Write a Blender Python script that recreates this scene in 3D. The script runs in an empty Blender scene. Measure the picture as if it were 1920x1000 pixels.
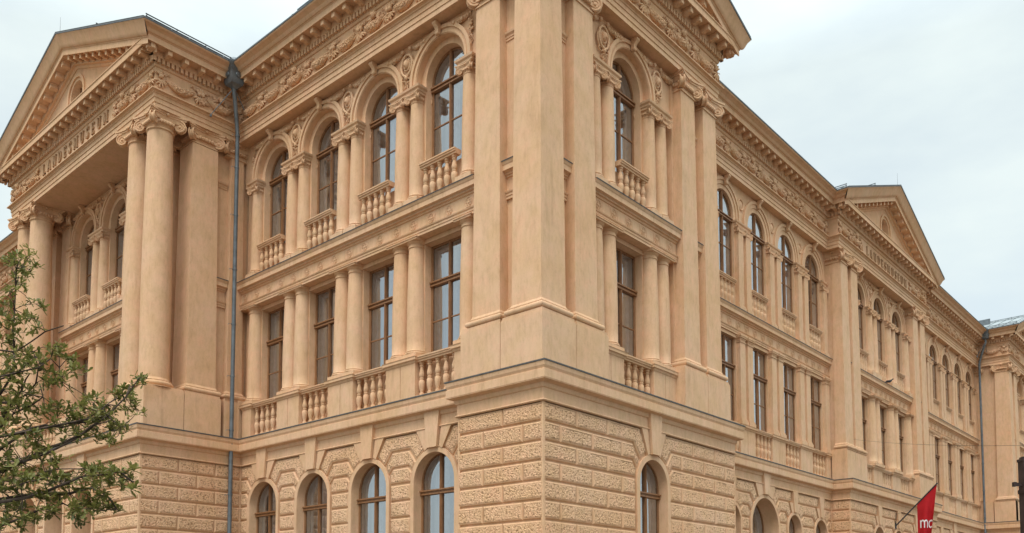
import bpy, bmesh, math, random
from mathutils import Vector, Matrix
R=math.radians
scene=bpy.context.scene
# ---------------------------------------------------------------- camera
cd=bpy.data.cameras.new('camera'); cam=bpy.data.objects.new('camera',cd); scene.collection.objects.link(cam)
scene.camera=cam
cam.location=(-13.929,-11.401,1.6)
cam.rotation_euler=(R(90+3.7516),0,R(41.7772-90))
cd.sensor_width=36; cd.lens=1642.5/1920*36
cd.shift_x=(960-948.4)/1920; cd.shift_y=(1039.3-500)/1920
cd.clip_end=3000; cd.clip_start=.1
scene.render.resolution_x=1024; scene.render.resolution_y=533
# ---------------------------------------------------------------- light
SUN_EL=R(58); SUN_AZ=R(203)      # direction towards the sun, azimuth from +X ccw
w=bpy.data.worlds.new('World'); scene.world=w; w.use_nodes=True
nt=w.node_tree; N=nt.nodes; Lk=nt.links
for n in list(N): N.remove(n)
def nn(t,**k):
    n=N.new(t)
    for a,b in k.items():
        if a in n.inputs: n.inputs[a].default_value=b
        else: setattr(n,a,b)
    return n
sky=nn('ShaderNodeTexSky'); sky.sky_type='NISHITA'; sky.sun_disc=False
sky.sun_elevation=SUN_EL; sky.sun_rotation=math.pi/2-SUN_AZ; sky.air_density=1.0; sky.dust_density=2.0; sky.ozone_density=1.0
tc=nn('ShaderNodeTexCoord'); mp=nn('ShaderNodeMapping'); mp.inputs['Scale'].default_value=(2.2,2.2,6.0); mp.inputs['Location'].default_value=(.3,1.2,.4)
nz=nn('ShaderNodeTexNoise'); nz.inputs['Scale'].default_value=1.7; nz.inputs['Detail'].default_value=7; nz.inputs['Roughness'].default_value=.52
cr=nn('ShaderNodeValToRGB'); cr.color_ramp.elements[0].position=.36; cr.color_ramp.elements[0].color=(.76,.76,.76,1)
cr.color_ramp.elements[1].position=.62; cr.color_ramp.elements[1].color=(.97,.97,.97,1)
mul=nn('ShaderNodeMix'); mul.data_type='RGBA'; mul.blend_type='MULTIPLY'; mul.inputs['Factor'].default_value=1
mul.inputs['B'].default_value=(.115,.115,.115,1)
mixc=nn('ShaderNodeMix'); mixc.data_type='RGBA'
mixc.inputs['B'].default_value=(.530,.592,.588,1)
bg=nn('ShaderNodeBackground'); bg.inputs['Strength'].default_value=1.0
out=nn('ShaderNodeOutputWorld')
Lk.new(tc.outputs['Generated'],mp.inputs['Vector']); Lk.new(mp.outputs['Vector'],nz.inputs['Vector'])
Lk.new(nz.outputs['Fac'],cr.inputs['Fac'])
Lk.new(sky.outputs['Color'],mul.inputs['A']); Lk.new(mul.outputs['Result'],mixc.inputs['A'])
sx=nn('ShaderNodeSeparateXYZ'); Lk.new(tc.outputs['Generated'],sx.inputs[0])   # overcast: brighter towards the zenith
mr=nn('ShaderNodeMapRange'); mr.inputs['From Min'].default_value=.52; mr.inputs['From Max'].default_value=1.0; mr.inputs['To Min'].default_value=1.0; mr.inputs['To Max'].default_value=3.4
Lk.new(sx.outputs['Z'],mr.inputs['Value']); Lk.new(mr.outputs['Result'],bg.inputs['Strength'])
Lk.new(cr.outputs['Color'],mixc.inputs['Factor']); Lk.new(mixc.outputs['Result'],bg.inputs['Color']); Lk.new(bg.outputs['Background'],out.inputs['Surface'])
sd=bpy.data.lights.new('sun','SUN'); sd.energy=1.05; sd.angle=R(30); sd.color=(1,.96,.9)
so=bpy.data.objects.new('sun',sd); scene.collection.objects.link(so)
sv=Vector((math.cos(SUN_EL)*math.cos(SUN_AZ),math.cos(SUN_EL)*math.sin(SUN_AZ),math.sin(SUN_EL)))
so.rotation_euler=sv.to_track_quat('Z','Y').to_euler(); so.location=(-20,-30,60)
scene.view_settings.view_transform='Standard'; scene.view_settings.look='None'; scene.view_settings.gamma=1
scene.view_settings.exposure=0.70
# ---------------------------------------------------------------- materials
def mat(name,build):
    m=bpy.data.materials.new(name); m.use_nodes=True; t=m.node_tree
    for n in list(t.nodes): t.nodes.remove(n)
    o=t.nodes.new('ShaderNodeOutputMaterial'); s=build(t); t.links.new(s,o.inputs['Surface']); return m
def pos(t,scale=(1,1,1)):
    g=t.nodes.new('ShaderNodeNewGeometry'); m=t.nodes.new('ShaderNodeMapping'); m.inputs['Scale'].default_value=scale
    t.links.new(g.outputs['Position'],m.inputs['Vector']); return m.outputs['Vector']
def noise(t,vec,scale,detail=4,rough=.55,dist=0):
    n=t.nodes.new('ShaderNodeTexNoise'); n.inputs['Scale'].default_value=scale; n.inputs['Detail'].default_value=detail
    n.inputs['Roughness'].default_value=rough; n.inputs['Distortion'].default_value=dist; t.links.new(vec,n.inputs['Vector']); return n.outputs['Fac']
def ramp(t,fac,stops):
    r=t.nodes.new('ShaderNodeValToRGB'); e=r.color_ramp.elements
    while len(e)<len(stops): e.new(.5)
    for i,(p,c) in enumerate(stops): e[i].position=p; e[i].color=(*c,1) if len(c)==3 else c
    t.links.new(fac,r.inputs['Fac']); return r.outputs['Color']
def mixcol(t,a,b,f,mode='MIX'):
    m=t.nodes.new('ShaderNodeMix'); m.data_type='RGBA'; m.blend_type=mode
    for k,v in (('A',a),('B',b),('Factor',f)):
        if hasattr(v,'node'): t.links.new(v,m.inputs[k])
        elif k=='Factor': m.inputs[k].default_value=v
        else: m.inputs[k].default_value=(*v,1)
    return m.outputs['Result']
def bump(t,h,strength,dist=.02,prev=None):
    b=t.nodes.new('ShaderNodeBump'); b.inputs['Strength'].default_value=strength; b.inputs['Distance'].default_value=dist
    t.links.new(h,b.inputs['Height'])
    if prev is not None: t.links.new(prev,b.inputs['Normal'])
    return b.outputs['Normal']
def princ(t,col,rough=.9,normal=None,metal=0,spec=.3):
    p=t.nodes.new('ShaderNodeBsdfPrincipled')
    if hasattr(col,'node'): t.links.new(col,p.inputs['Base Color'])
    else: p.inputs['Base Color'].default_value=(*col,1)
    p.inputs['Roughness'].default_value=rough; p.inputs['Metallic'].default_value=metal; p.inputs['Specular IOR Level'].default_value=spec
    if normal is not None: t.links.new(normal,p.inputs['Normal'])
    return p.outputs['BSDF']
PL_A=(.690,.444,.274); PL_B=(.638,.398,.236); PL_C=(.712,.470,.302)
def plaster(rough=False,tint=1.0):
    def b(t):
        v=pos(t); vs=pos(t,(1,1,.28))
        a=tuple(c*tint for c in PL_A); bb=tuple(c*tint for c in PL_B); cc=tuple(c*tint for c in PL_C)
        c=ramp(t,noise(t,v,1.3,5,.6),[(.22,bb),(.5,a),(.78,cc)])
        streak=ramp(t,noise(t,vs,13,5,.7,.2),[(.34,(.90,.875,.85)),(.5,(1,1,1)),(.75,(1.03,1.03,1.03))])
        c=mixcol(t,c,streak,.8,'MULTIPLY')
        blot=ramp(t,noise(t,v,24,4,.75),[(.30,(.84,.82,.80)),(.44,(1,1,1)),(.8,(1.03,1.03,1.03))])
        c=mixcol(t,c,blot,.7,'MULTIPLY')
        mid=ramp(t,noise(t,pos(t,(1,1,.55)),5.5,4,.62,.3),[(.3,(.90,.895,.885)),(.46,(.985,.98,.97)),(.6,(1.02,1.02,1.02)),(.75,(1.06,1.05,1.04))])
        c=mixcol(t,c,mid,.8,'MULTIPLY')
        pink=ramp(t,noise(t,v,2.6,3,.6),[(.35,(.985,1.005,.97)),(.55,(1,1,1)),(.7,(1.035,.985,.985))])
        c=mixcol(t,c,pink,1.0,'MULTIPLY')
        drip=ramp(t,noise(t,pos(t,(1,1,.10)),4.2,5,.7,.15),[(.30,(.80,.775,.75)),(.42,(.96,.955,.95)),(.5,(1,1,1))])
        c=mixcol(t,c,drip,.65,'MULTIPLY')
        hue=ramp(t,noise(t,v,.45,3,.5),[(.35,(1.0,.97,.93)),(.65,(1.0,1.02,1.05))])
        c=mixcol(t,c,hue,1,'MULTIPLY')
        n=bump(t,noise(t,v,38,5,.65),.35 if not rough else .6,.008)
        if rough:
            sp=ramp(t,noise(t,v,21,2,.6),[(.37,(.42,.37,.32)),(.455,(.96,.96,.96)),(.62,(1.06,1.06,1.06))]); c=mixcol(t,c,sp,.85,'MULTIPLY')
            vo=t.nodes.new('ShaderNodeTexVoronoi'); vo.inputs['Scale'].default_value=26; t.links.new(v,vo.inputs['Vector'])
            n=bump(t,vo.outputs['Distance'],.25,.01,n)
        return princ(t,c,.92,n,spec=.15)
    return b
M={}
M['plaster']=mat('ochre_plaster',plaster())
M['rock']=mat('vermiculated_plaster',plaster(True,1.0))
def wood(t):
    v=pos(t,(8,8,1.2)); c=ramp(t,noise(t,v,4,4),[(.3,(.20,.088,.035)),(.7,(.34,.165,.07))]); return princ(t,c,.5,spec=.4)
M['wood']=mat('brown_window_wood',wood)
def plain(col,rough=.6,metal=0,spec=.4,var=.15,sc=6):
    def b(t):
        c=ramp(t,noise(t,pos(t),sc,4),[(.3,tuple(x*(1-var) for x in col)),(.7,tuple(min(1,x*(1+var)) for x in col))])
        return princ(t,c,rough,None,metal,spec)
    return b
M['white']=mat('inner_sash_paint',plain((.78,.81,.84),.5))
def curtain(t):
    v=pos(t,(9,9,.15)); c=ramp(t,noise(t,v,3,2),[(.3,(.74,.79,.83)),(.7,(.92,.95,.98))])
    d=t.nodes.new('ShaderNodeBsdfDiffuse'); t.links.new(c,d.inputs['Color'])
    tr=t.nodes.new('ShaderNodeBsdfTranslucent'); t.links.new(c,tr.inputs['Color'])
    m=t.nodes.new('ShaderNodeMixShader'); m.inputs[0].default_value=.25; t.links.new(d.outputs[0],m.inputs[1]); t.links.new(tr.outputs[0],m.inputs[2]); return m.outputs[0]
M['curtain']=mat('sheer_curtain',curtain)
M['room']=mat('room_lining',plain((.74,.76,.78),.9,0,.1))
def glass(t):
    tr=t.nodes.new('ShaderNodeBsdfTransparent'); tr.inputs['Color'].default_value=(.97,.98,.98,1)
    n=bump(t,noise(t,pos(t),1.1,2),.25,.03)
    g=t.nodes.new('ShaderNodeBsdfGlossy'); g.inputs['Roughness'].default_value=.015; g.inputs['Color'].default_value=(.93,.96,1,1); t.links.new(n,g.inputs['Normal'])
    f=t.nodes.new('ShaderNodeFresnel'); f.inputs['IOR'].default_value=1.7
    a=t.nodes.new('ShaderNodeMath'); a.operation='MULTIPLY_ADD'; a.inputs[1].default_value=1.5; a.inputs[2].default_value=.26; a.use_clamp=True
    t.links.new(f.outputs[0],a.inputs[0])
    m=t.nodes.new('ShaderNodeMixShader'); t.links.new(a.outputs[0],m.inputs[0]); t.links.new(tr.outputs[0],m.inputs[1]); t.links.new(g.outputs[0],m.inputs[2]); return m.outputs[0]
M['glass']=mat('window_glass',glass)
M['zinc']=mat('zinc_sheet',plain((.15,.172,.188),.5,.3,.5,.25,4))
M['flash']=mat('weathered_flashing',plain((.11,.105,.10),.7,.1,.3,.2,4))
M['letter_shade']=mat('shaded_letter_plaster',plain((.42,.26,.15),.9,0,.1,.1,9))  # wall plaster darkened: shade on the raised letters is put into the colour
M['lead']=mat('dark_flashing',plain((.095,.10,.105),.55,.2,.4,.25,5))
M['roof']=mat('blue_grey_roof_metal',plain((.29,.325,.335),.5,.25,.5,.12,2))
M['black']=mat('black_metal',plain((.02,.02,.022),.45))
M['rust']=mat('dark_brown_metal',plain((.045,.028,.024),.6,.2,.3,.4,9))
M['bird']=mat('dark_feathers',plain((.035,.035,.04),.7))
M['red']=mat('red_fabric',plain((.38,.014,.018),.8,0,.15,.12,3))
M['lettering']=mat('white_print',plain((.78,.76,.76),.7))
M['dark']=mat('dark_opening',plain((.05,.045,.04),.9))
def leaf(t):
    v=pos(t); c=ramp(t,noise(t,v,5,3),[(.3,(.09,.10,.024)),(.5,(.18,.18,.044)),(.72,(.32,.28,.085))])
    d=t.nodes.new('ShaderNodeBsdfPrincipled'); t.links.new(c,d.inputs['Base Color']); d.inputs['Roughness'].default_value=.5; d.inputs['Specular IOR Level'].default_value=.35
    tr=t.nodes.new('ShaderNodeBsdfTranslucent'); t.links.new(c,tr.inputs['Color'])
    m=t.nodes.new('ShaderNodeMixShader'); m.inputs[0].default_value=.38; t.links.new(d.outputs[0],m.inputs[1]); t.links.new(tr.outputs[0],m.inputs[2]); return m.outputs[0]
M['leaf']=mat('oak_leaf',leaf)
M['bark']=mat('bark',plain((.075,.055,.042),.9,0,.1,.35,20))
def paving(t):
    v=pos(t); b=t.nodes.new('ShaderNodeTexBrick'); b.inputs['Scale'].default_value=1.6; t.links.new(v,b.inputs['Vector'])
    b.inputs['Color1'].default_value=(.17,.125,.085,1); b.inputs['Color2'].default_value=(.145,.105,.073,1); b.inputs['Mortar'].default_value=(.16,.12,.09,1); b.inputs['Mortar Size'].default_value=.012
    c=mixcol(t,b.outputs['Color'],ramp(t,noise(t,v,.8,5),[(.3,(.8,.8,.8)),(.7,(1.1,1.1,1.1))]),.8,'MULTIPLY'); return princ(t,c,.85)
M['paving']=mat('stone_paving',paving)
M['asphalt']=mat('asphalt',plain((.05,.05,.052),.9,0,.2,.2,30))
M['grassland']=mat('far_ground',plain((.19,.15,.10),.95,0,.1,.25,.05))
# ---------------------------------------------------------------- mesh helpers
COL=scene.collection
class MB:
    def __init__(s): s.v=[]; s.f=[]
    def face(s,pts):
        i=len(s.v); s.v+= [tuple(p) for p in pts]; s.f.append(tuple(range(i,i+len(pts))))
    def grid(s,rows,closed=False):
        # rows: list of equal-length point rows
        i=len(s.v); n=len(rows[0])
        for r in rows: s.v+=[tuple(p) for p in r]
        for a in range(len(rows)-1):
            for b in range(n if closed else n-1):
                c=(b+1)%n; s.f.append((i+a*n+b,i+a*n+c,i+(a+1)*n+c,i+(a+1)*n+b))
    def box(s,a,b,F=None):
        (x0,y0,z0),(x1,y1,z1)=a,b
        p=[(x0,y0,z0),(x1,y0,z0),(x1,y1,z0),(x0,y1,z0),(x0,y0,z1),(x1,y0,z1),(x1,y1,z1),(x0,y1,z1)]
        if F: p=[F(*q) for q in p]
        i=len(s.v); s.v+=[tuple(q) for q in p]
        for f in ((0,1,2,3),(4,5,6,7),(0,1,5,4),(1,2,6,5),(2,3,7,6),(3,0,4,7)): s.f.append(tuple(i+k for k in f))
    def prism(s,poly,z0,z1,F=None):
        # poly in (u,z), extruded along d from z0 to z1 through F(u,d,z)
        F=F or (lambda u,d,z:(u,d,z))
        a=[F(u,z0,z) for u,z in poly]; b=[F(u,z1,z) for u,z in poly]
        i=len(s.v); n=len(poly); s.v+=[tuple(q) for q in a+b]
        s.f.append(tuple(range(i,i+n))); s.f.append(tuple(range(i+n,i+2*n)))
        for k in range(n): s.f.append((i+k,i+(k+1)%n,i+n+(k+1)%n,i+n+k))
    def lathe(s,prof,cx=0,cy=0,seg=20,a0=0,a1=2*math.pi):
        full=abs(a1-a0-2*math.pi)<1e-6
        n=seg if full else seg+1
        rows=[[(cx+r*math.cos(a0+(a1-a0)*k/seg),cy+r*math.sin(a0+(a1-a0)*k/seg),z) for k in range(n)] for r,z in prof]
        s.grid(rows,full)
    def tube(s,path,r,seg=8,r1=None,cap=True):
        P=[Vector(p) for p in path]; n=len(P); rows=[]
        up=None
        for i,p in enumerate(P):
            t=(P[min(i+1,n-1)]-P[max(i-1,0)]).normalized()
            if up is None:
                up=Vector((0,0,1)) if abs(t.z)<.9 else Vector((1,0,0))
            x=t.cross(up); 
            if x.length<1e-5: x=t.orthogonal()
            x.normalize(); up=x.cross(t).normalized()
            q=r if r1 is None else r+(r1-r)*i/(n-1)
            rows.append([p+x*math.cos(2*math.pi*k/seg)*q+up*math.sin(2*math.pi*k/seg)*q for k in range(seg)])
        s.grid(rows,True)
        if cap: s.face(rows[0]); s.face(rows[-1])
    def blob(s,c,r,rot=None,seg=6,ring=4):
        rx,ry,rz=r if hasattr(r,'__len__') else (r,r,r); c=Vector(c); rows=[]
        for a in range(ring+1):
            ph=math.pi*a/ring; row=[]
            for b in range(seg):
                th=2*math.pi*b/seg; v=Vector((rx*math.sin(ph)*math.cos(th),ry*math.sin(ph)*math.sin(th),rz*math.cos(ph)))
                if rot is not None: v=rot@v
                row.append(c+v)
            rows.append(row)
        s.grid(rows,True)
    def add(s,o,F=None):
        i=len(s.v); s.v+=[tuple(F(*q)) for q in o.v] if F else o.v; s.f+=[tuple(i+k for k in f) for f in o.f]
    def mesh(s,name,m,smooth=False,angle=None,merge=True):
        me=bpy.data.meshes.new(name); me.from_pydata(s.v,[],s.f); 
        bm=bmesh.new(); bm.from_mesh(me)
        if merge: bmesh.ops.remove_doubles(bm,verts=bm.verts,dist=1e-4)
        bmesh.ops.recalc_face_normals(bm,faces=bm.faces)
        if smooth:
            for f in bm.faces: f.smooth=True
            an=R(angle or 40)
            for e in bm.edges:
                if len(e.link_faces)==2 and e.calc_face_angle(0)>an: e.smooth=False
        bm.to_mesh(me); bm.free(); me.materials.append(M[m]); me.update(); return me
    def build(s,name,m,parent=None,smooth=False,angle=None,loc=None,rot=None,merge=True):
        return link(name,s.mesh(name,m,smooth,angle,merge),parent,loc,rot)
def link(name,me,parent=None,loc=None,rot=None,sc=None):
    o=bpy.data.objects.new(name,me); COL.objects.link(o)
    if parent: o.parent=parent
    if loc: o.location=loc
    if rot: o.rotation_euler=(0,0,rot)
    if sc: o.scale=sc
    return o
def tag(o,label=None,cat=None,group=None,kind=None):
    for k,v in (('label',label),('category',cat),('group',group),('kind',kind)):
        if v: o[k]=v
    return o
def empty(name,loc=(0,0,0)):
    o=bpy.data.objects.new(name,None); COL.objects.link(o); o.location=loc; return o
def FR(u,d,z): return (u,d,z)
def FL(u,d,z): return (d,u,z)
FF={'L':FL,'R':FR}
def put(name,me,parent,side,u,d,z,sc=None):
    # kit meshes are modelled for side R; on side L they are turned by -90 degrees
    if side=='R': return link(name,me,parent,(u,d,z),None,sc)
    return link(name,me,parent,(d,u,z),-math.pi/2,sc)
def sub(parent,name,me,loc=None,rot=None,sc=None): return link(name,me,parent,loc,rot,sc)
# plan sweep: outward normal is to the right of the walking direction
def plan(path):
    P=[Vector(p) for p in path]; n=len(P); ns=[]
    for i in range(n-1):
        d=(P[i+1]-P[i]).normalized(); ns.append(Vector((d.y,-d.x)))
    m=[]
    for i in range(n):
        if i==0: m.append(ns[0])
        elif i==n-1: m.append(ns[-1])
        else: m.append((ns[i-1]+ns[i])/(1+ns[i-1].dot(ns[i])))
    return P,ns,m
def sweep(mb,path,prof,i0=0,i1=None,caps=False,closed=False):
    P,ns,m=plan(path); i1=len(P)-1 if i1 is None else i1
    pr=list(prof)+([prof[0]] if closed else [])
    rows=[]
    for i in range(i0,i1+1):
        rows.append([(P[i].x+m[i].x*e,P[i].y+m[i].y*e,z) for e,z in pr])
    # transpose so that each profile edge is a strip
    mb.grid(rows)
    if caps: mb.face(rows[0][:len(prof)]); mb.face(rows[-1][:len(prof)])
def clip(poly,axis,val,keep_gt):
    out=[]
    n=len(poly)
    for i in range(n):
        a=poly[i]; b=poly[(i+1)%n]; ia=(a[axis]>=val)==keep_gt or a[axis]==val; ib=(b[axis]>=val)==keep_gt or b[axis]==val
        if ia: out.append(a)
        if ia!=ib:
            t=(val-a[axis])/(b[axis]-a[axis]); out.append((a[0]+t*(b[0]-a[0]),a[1]+t*(b[1]-a[1])))
    return out
def area(p): return .5*sum(p[i][0]*p[(i+1)%len(p)][1]-p[(i+1)%len(p)][0]*p[i][1] for i in range(len(p)))
def inset(p,d):
    if area(p)<0: p=p[::-1]
    n=len(p); out=[]
    for i in range(n):
        a=Vector(p[i-1]); b=Vector(p[i]); c=Vector(p[(i+1)%n])
        d1=(b-a).normalized(); d2=(c-b).normalized(); n1=Vector((-d1.y,d1.x)); n2=Vector((-d2.y,d2.x))
        k=max(.35,1+n1.dot(n2)); q=b+(n1+n2)*(d/k); out.append((q.x,q.y))
    return out
def clean(p):
    out=[]
    for q in p:
        if not out or (abs(q[0]-out[-1][0])+abs(q[1]-out[-1][1]))>.015: out.append(q)
    if len(out)>1 and abs(out[0][0]-out[-1][0])+abs(out[0][1]-out[-1][1])<=.015: out.pop()
    return out
def inside(p,x,y):
    c=False; n=len(p); j=n-1
    for i in range(n):
        if (p[i][1]>y)!=(p[j][1]>y) and x<(p[j][0]-p[i][0])*(y-p[i][1])/(p[j][1]-p[i][1])+p[i][0]: c=not c
        j=i
    return c
# ---------------------------------------------------------------- the museum
B=empty('museum_building'); tag(B,'ochre neoclassical museum with pedimented pavilions, tall pilasters and a rusticated ground storey','museum')
# heights
Z_GC=6.80; Z_PED=8.05; Z_BELT=11.76; Z_ENT=16.17
rng=random.Random(11)
# ---- window kits -------------------------------------------------------
def arc(R_,zs,n=20,a0=0,a1=math.pi): return [(R_*math.cos(a0+(a1-a0)*i/n),zs+R_*math.sin(a0+(a1-a0)*i/n)) for i in range(n+1)]
def outline(h,zb,zs,arch,n=20):
    if arch: return [(h,zb)]+arc(h,zs,n)+[(-h,zb)]
    return [(h,zb),(h,zs),(-h,zs),(-h,zb)]
def band(mb,o1,o2,d0,d1):
    a=[(u,d0,z) for u,z in o1]; b=[(u,d0,z) for u,z in o2]; c=[(u,d1,z) for u,z in o2]; d=[(u,d1,z) for u,z in o1]
    mb.grid([a,b,c,d,a])
def window_kit(h,zb,zs,zt,zgs,arch,seed=0,transom=True,dark=False):
    """half width, bottom, spring (arch) or head, transom height, glazing bars. returns dict of meshes; glass plane at d=0"""
    top=zs+(h if arch else 0)
    f=MB(); band(f,outline(h+.01,zb,zs+(0 if arch else .01),arch),outline(h-.045,zb+.05,zs-(0 if arch else .045),arch),-.018,.035)
    f.box((-h,-.02,zb),(h,.035,zb+.08))
    f.box((-.034,-.05,zb),(.034,.045,top-.03)); f.box((-.014,-.065,zb+.08),(.014,-.05,top-.08))
    if transom:
        f.box((-h,-.055,zt-.065),(h,.045,zt+.06)); f.box((-h,-.095,zt+.02),(h,-.05,zt+.055)); f.box((-h,-.075,zt-.06),(h,-.05,zt-.03))
    for z in zgs: f.box((-h,-.02,z-.014),(h,.02,z+.014))
    for s in (-1,1):   # casement stiles
        f.box((s*(h-.045)-.012,-.03,zb+.05),(s*(h-.045)+.012,.03,zs if arch else zs-.03))
    g=MB(); o=outline(h-.03,zb+.03,zs-(0 if arch else .03),arch); g.face([(u,0,z) for u,z in o])
    i=MB(); band(i,outline(h-.02,zb,zs,arch),outline(h-.13,zb+.1,zs-(0 if arch else .11),arch),.17,.215)
    i.box((-.05,.165,zb),(.05,.22,top-.06)); i.box((-h+.05,.165,zt-.05),(h-.05,.22,zt+.05))
    band(i,outline(h+.03,zb-.02,zs+(0 if arch else .02),arch),outline(h-.02,zb,zs,arch),.055,.30)
    r=MB(); W=h+.25
    r.box((-W,.31,zb-.3),(W,1.15,top+.25)); r.f=[q for q in r.f if q!=r.f[2]]
    c=MB(); rr=random.Random(seed)
    for s in (-1,1):
        wd=h*(.78+.2*rr.random()); n=30; rows=[]
        for zz in (zb-.05,top+.1):
            rows.append([(s*(h+.05-wd*k/n),.36+.03*math.sin(k*1.35+s)+.02*math.sin(k*.55),zz) for k in range(n+1)])
        c.grid(rows)
    return dict(frame=f.mesh('window_frame','wood'),pane=g.mesh('window_pane','glass'),inner=i.mesh('window_inner','white'),room=r.mesh('window_room','dark' if dark else 'room'),curtain=c.mesh('window_curtain','curtain',True,80))
def place_window(k,side,u,d,parent=None,label=None):
    w_=put('window',k['frame'],parent or B,side,u,d,0)
    if label: w_['label']=label
    for n,key in (('pane','pane'),('inner_frame','inner'),('curtain','curtain'),('room_lining','room')): sub(w_,n,k[key])
    return w_
K_UP=[window_kit(.67,12.62,15.04,14.88,(13.87,),True,s) for s in (1,2,3)]
K_LO=[window_kit(.67,7.80,10.79,9.81,(8.85,),False,s) for s in (4,5,6)]
K_GR=[window_kit(.70,2.0,4.74,4.50,(3.3,),True,s) for s in (7,8)]
K_GP=window_kit(.62,2.0,4.68,4.45,(3.3,),True,9)
K_GS=window_kit(.56,2.0,4.60,4.40,(3.3,),True,10)
K_DR=window_kit(1.02,0.3,4.52,3.2,(),True,12,dark=True)
# ---- columns -----------------------------------------------------------
def ionic_cap(s,square,seg=20,rb=.36):
    """capital for a shaft of half width rb*s; z from 0 (necking) to .50*s ; local origin at axis"""
    m=MB()
    if square:
        m.box((-rb*s,-rb*s,0),(rb*s,rb*s,.3*s))
        for z0,z1,e in ((.02,.055,.03),(.16,.26,.05)): m.box((-(rb+e)*s,-(rb+e)*s,z0*s),((rb+e)*s,(rb+e)*s,z1*s))
    else:
        m.lathe([(rb*s,0),((rb+.035)*s,.02*s),((rb+.035)*s,.05*s),(rb*s,.07*s),((rb+.01)*s,.14*s),((rb+.08)*s,.20*s),((rb+.07)*s,.28*s),(rb*s,.32*s)],seg=seg)
    # egg and dart band
    n=5 if s>.7 else 3
    for a in range(4):
        for k in range(n):
            t=(k-(n-1)/2)*(1.25*rb/n)*s; q=(rb+.065)*s
            x,y=[(t,-q),(q,t),(-t,q),(-q,-t)][a]
            m.blob((x,y,.205*s),(.045*s,.045*s,.062*s),seg=6,ring=4)
    # abacus, concave sides
    A=(rb+.19)*s; c=(rb+.07)*s; pts=[]
    for a in range(4):
        for k in range(9):
            t=-1+2*k/8; x=t*A; y=-(c+(A-c)*(abs(t)**1.8))
            if k==8: continue
            ca,sa=[(1,0),(0,1),(-1,0),(0,-1)][a]; pts.append((x*ca-y*sa,x*sa+y*ca))
    for z0,z1,g in ((.40,.45,.97),(.45,.50,1.03)):
        lo=[(x*g,y*g,z0*s) for x,y in pts]; hi=[(x*g,y*g,z1*s) for x,y in pts]
        m.grid([lo,hi],True); m.face(lo); m.face(hi)
    # connecting channel
    lo=[(x*.86,y*.86,.28*s) for x,y in pts]; hi=[(x*.92,y*.92,.40*s) for x,y in pts]; m.grid([lo,hi],True); m.face(lo)
    # four diagonal volutes
    for a in range(4):
        an=math.pi/4+a*math.pi/2; ux=Vector((math.cos(an),math.sin(an),0)); tz=Vector((0,0,1)); nx=Vector((-math.sin(an),math.cos(an),0))
        ctr=ux*((rb*1.414+.06)*s)+tz*(.215*s); rv=.175*s
        for sg in (-1,1):
            path=[]
            for k in range(34):
                th=math.pi/2-k*.40; rr_=rv*(1-k/40.)
                path.append(ctr+ux*(-math.cos(th)*rr_)*(-1)+tz*(math.sin(th)*rr_)+nx*(sg*.055*s))
            m.tube(path,.026*s,5,.014*s)
        rows=[]
        for q,w_ in ((-.055,.82),(-.02,.80),(.02,.80),(.055,.82)):
            rows.append([ctr+ux*(math.cos(2*math.pi*k/14)*rv*w_)+tz*(math.sin(2*math.pi*k/14)*rv*w_)+nx*(q*s) for k in range(14)])
        m.grid(rows,True); m.face(rows[0]); m.face(rows[-1])
        for sg in (-1,1): m.blob(ctr+nx*(sg*.065*s),.035*s,seg=6,ring=4)
    # flower at abacus centre
    for a in range(4):
        x,y=[(0,-c*1.03),(c*1.03,0),(0,c*1.03),(-c*1.03,0)][a]; m.blob((x,y,.45*s),.05*s,seg=6,ring=4)
    return m
def col_prof(r0,r1,z0,z1,n=10):
    return [(r0-(r0-r1)*(max(0,(t-.28)/.72))**1.5,z0+(z1-z0)*t) for t in [i/n for i in range(n+1)]]
def base_prof(r,z0,h):
    # torus, scotia, torus on a plinth
    p=[]
    def tor(zc,rr,hh):
        for k in range(7):
            a=-math.pi/2+math.pi*k/6; p.append((rr+hh*math.cos(a)*.9,zc+hh*math.sin(a)))
    tor(z0+h*.25,r*1.10,h*.24); p.append((r*1.06,z0+h*.55)); tor(z0+h*.74,r*1.03,h*.17); p.append((r,z0+h))
    return p
def small_column_upper():
    sh=MB(); sh.lathe(base_prof(.21,.19,.13)+col_prof(.21,.178,.32,2.74),seg=24); 
    pl=MB(); pl.box((-.265,-.265,0),(.265,.265,.19))
    cp=ionic_cap(.50,False,seg=18,rb=.35); 
    return sh.mesh('column_shaft','plaster',True),pl.mesh('column_plinth','plaster'),cp.mesh('column_capital','plaster',True,50)
def small_column_lower():
    sh=MB(); sh.lathe(base_prof(.245,.12,.11)+col_prof(.245,.205,.23,2.85)+[(.225,2.855),(.225,2.885),(.208,2.89),(.208,2.94),(.225,2.95),(.262,2.99),(.262,3.0)],seg=24)
    pl=MB(); pl.box((-.285,-.285,0),(.285,.285,.12))
    cp=MB(); cp.box((-.28,-.28,3.0),(.28,.28,3.045)); cp.box((-.30,-.30,3.045),(.30,.30,3.07))
    return sh.mesh('column_shaft_lower','plaster',True),pl.mesh('column_plinth_lower','plaster'),cp.mesh('column_abacus','plaster')
KC_U=small_column_upper(); KC_L=small_column_lower()
def put_col(k,side,u,d,z,capz=None):
    c=put('column',k[0],B,side,u,d,z); sub(c,'plinth',k[1]); sub(c,'capital',k[2],(0,0,capz) if capz else None); return c
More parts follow.
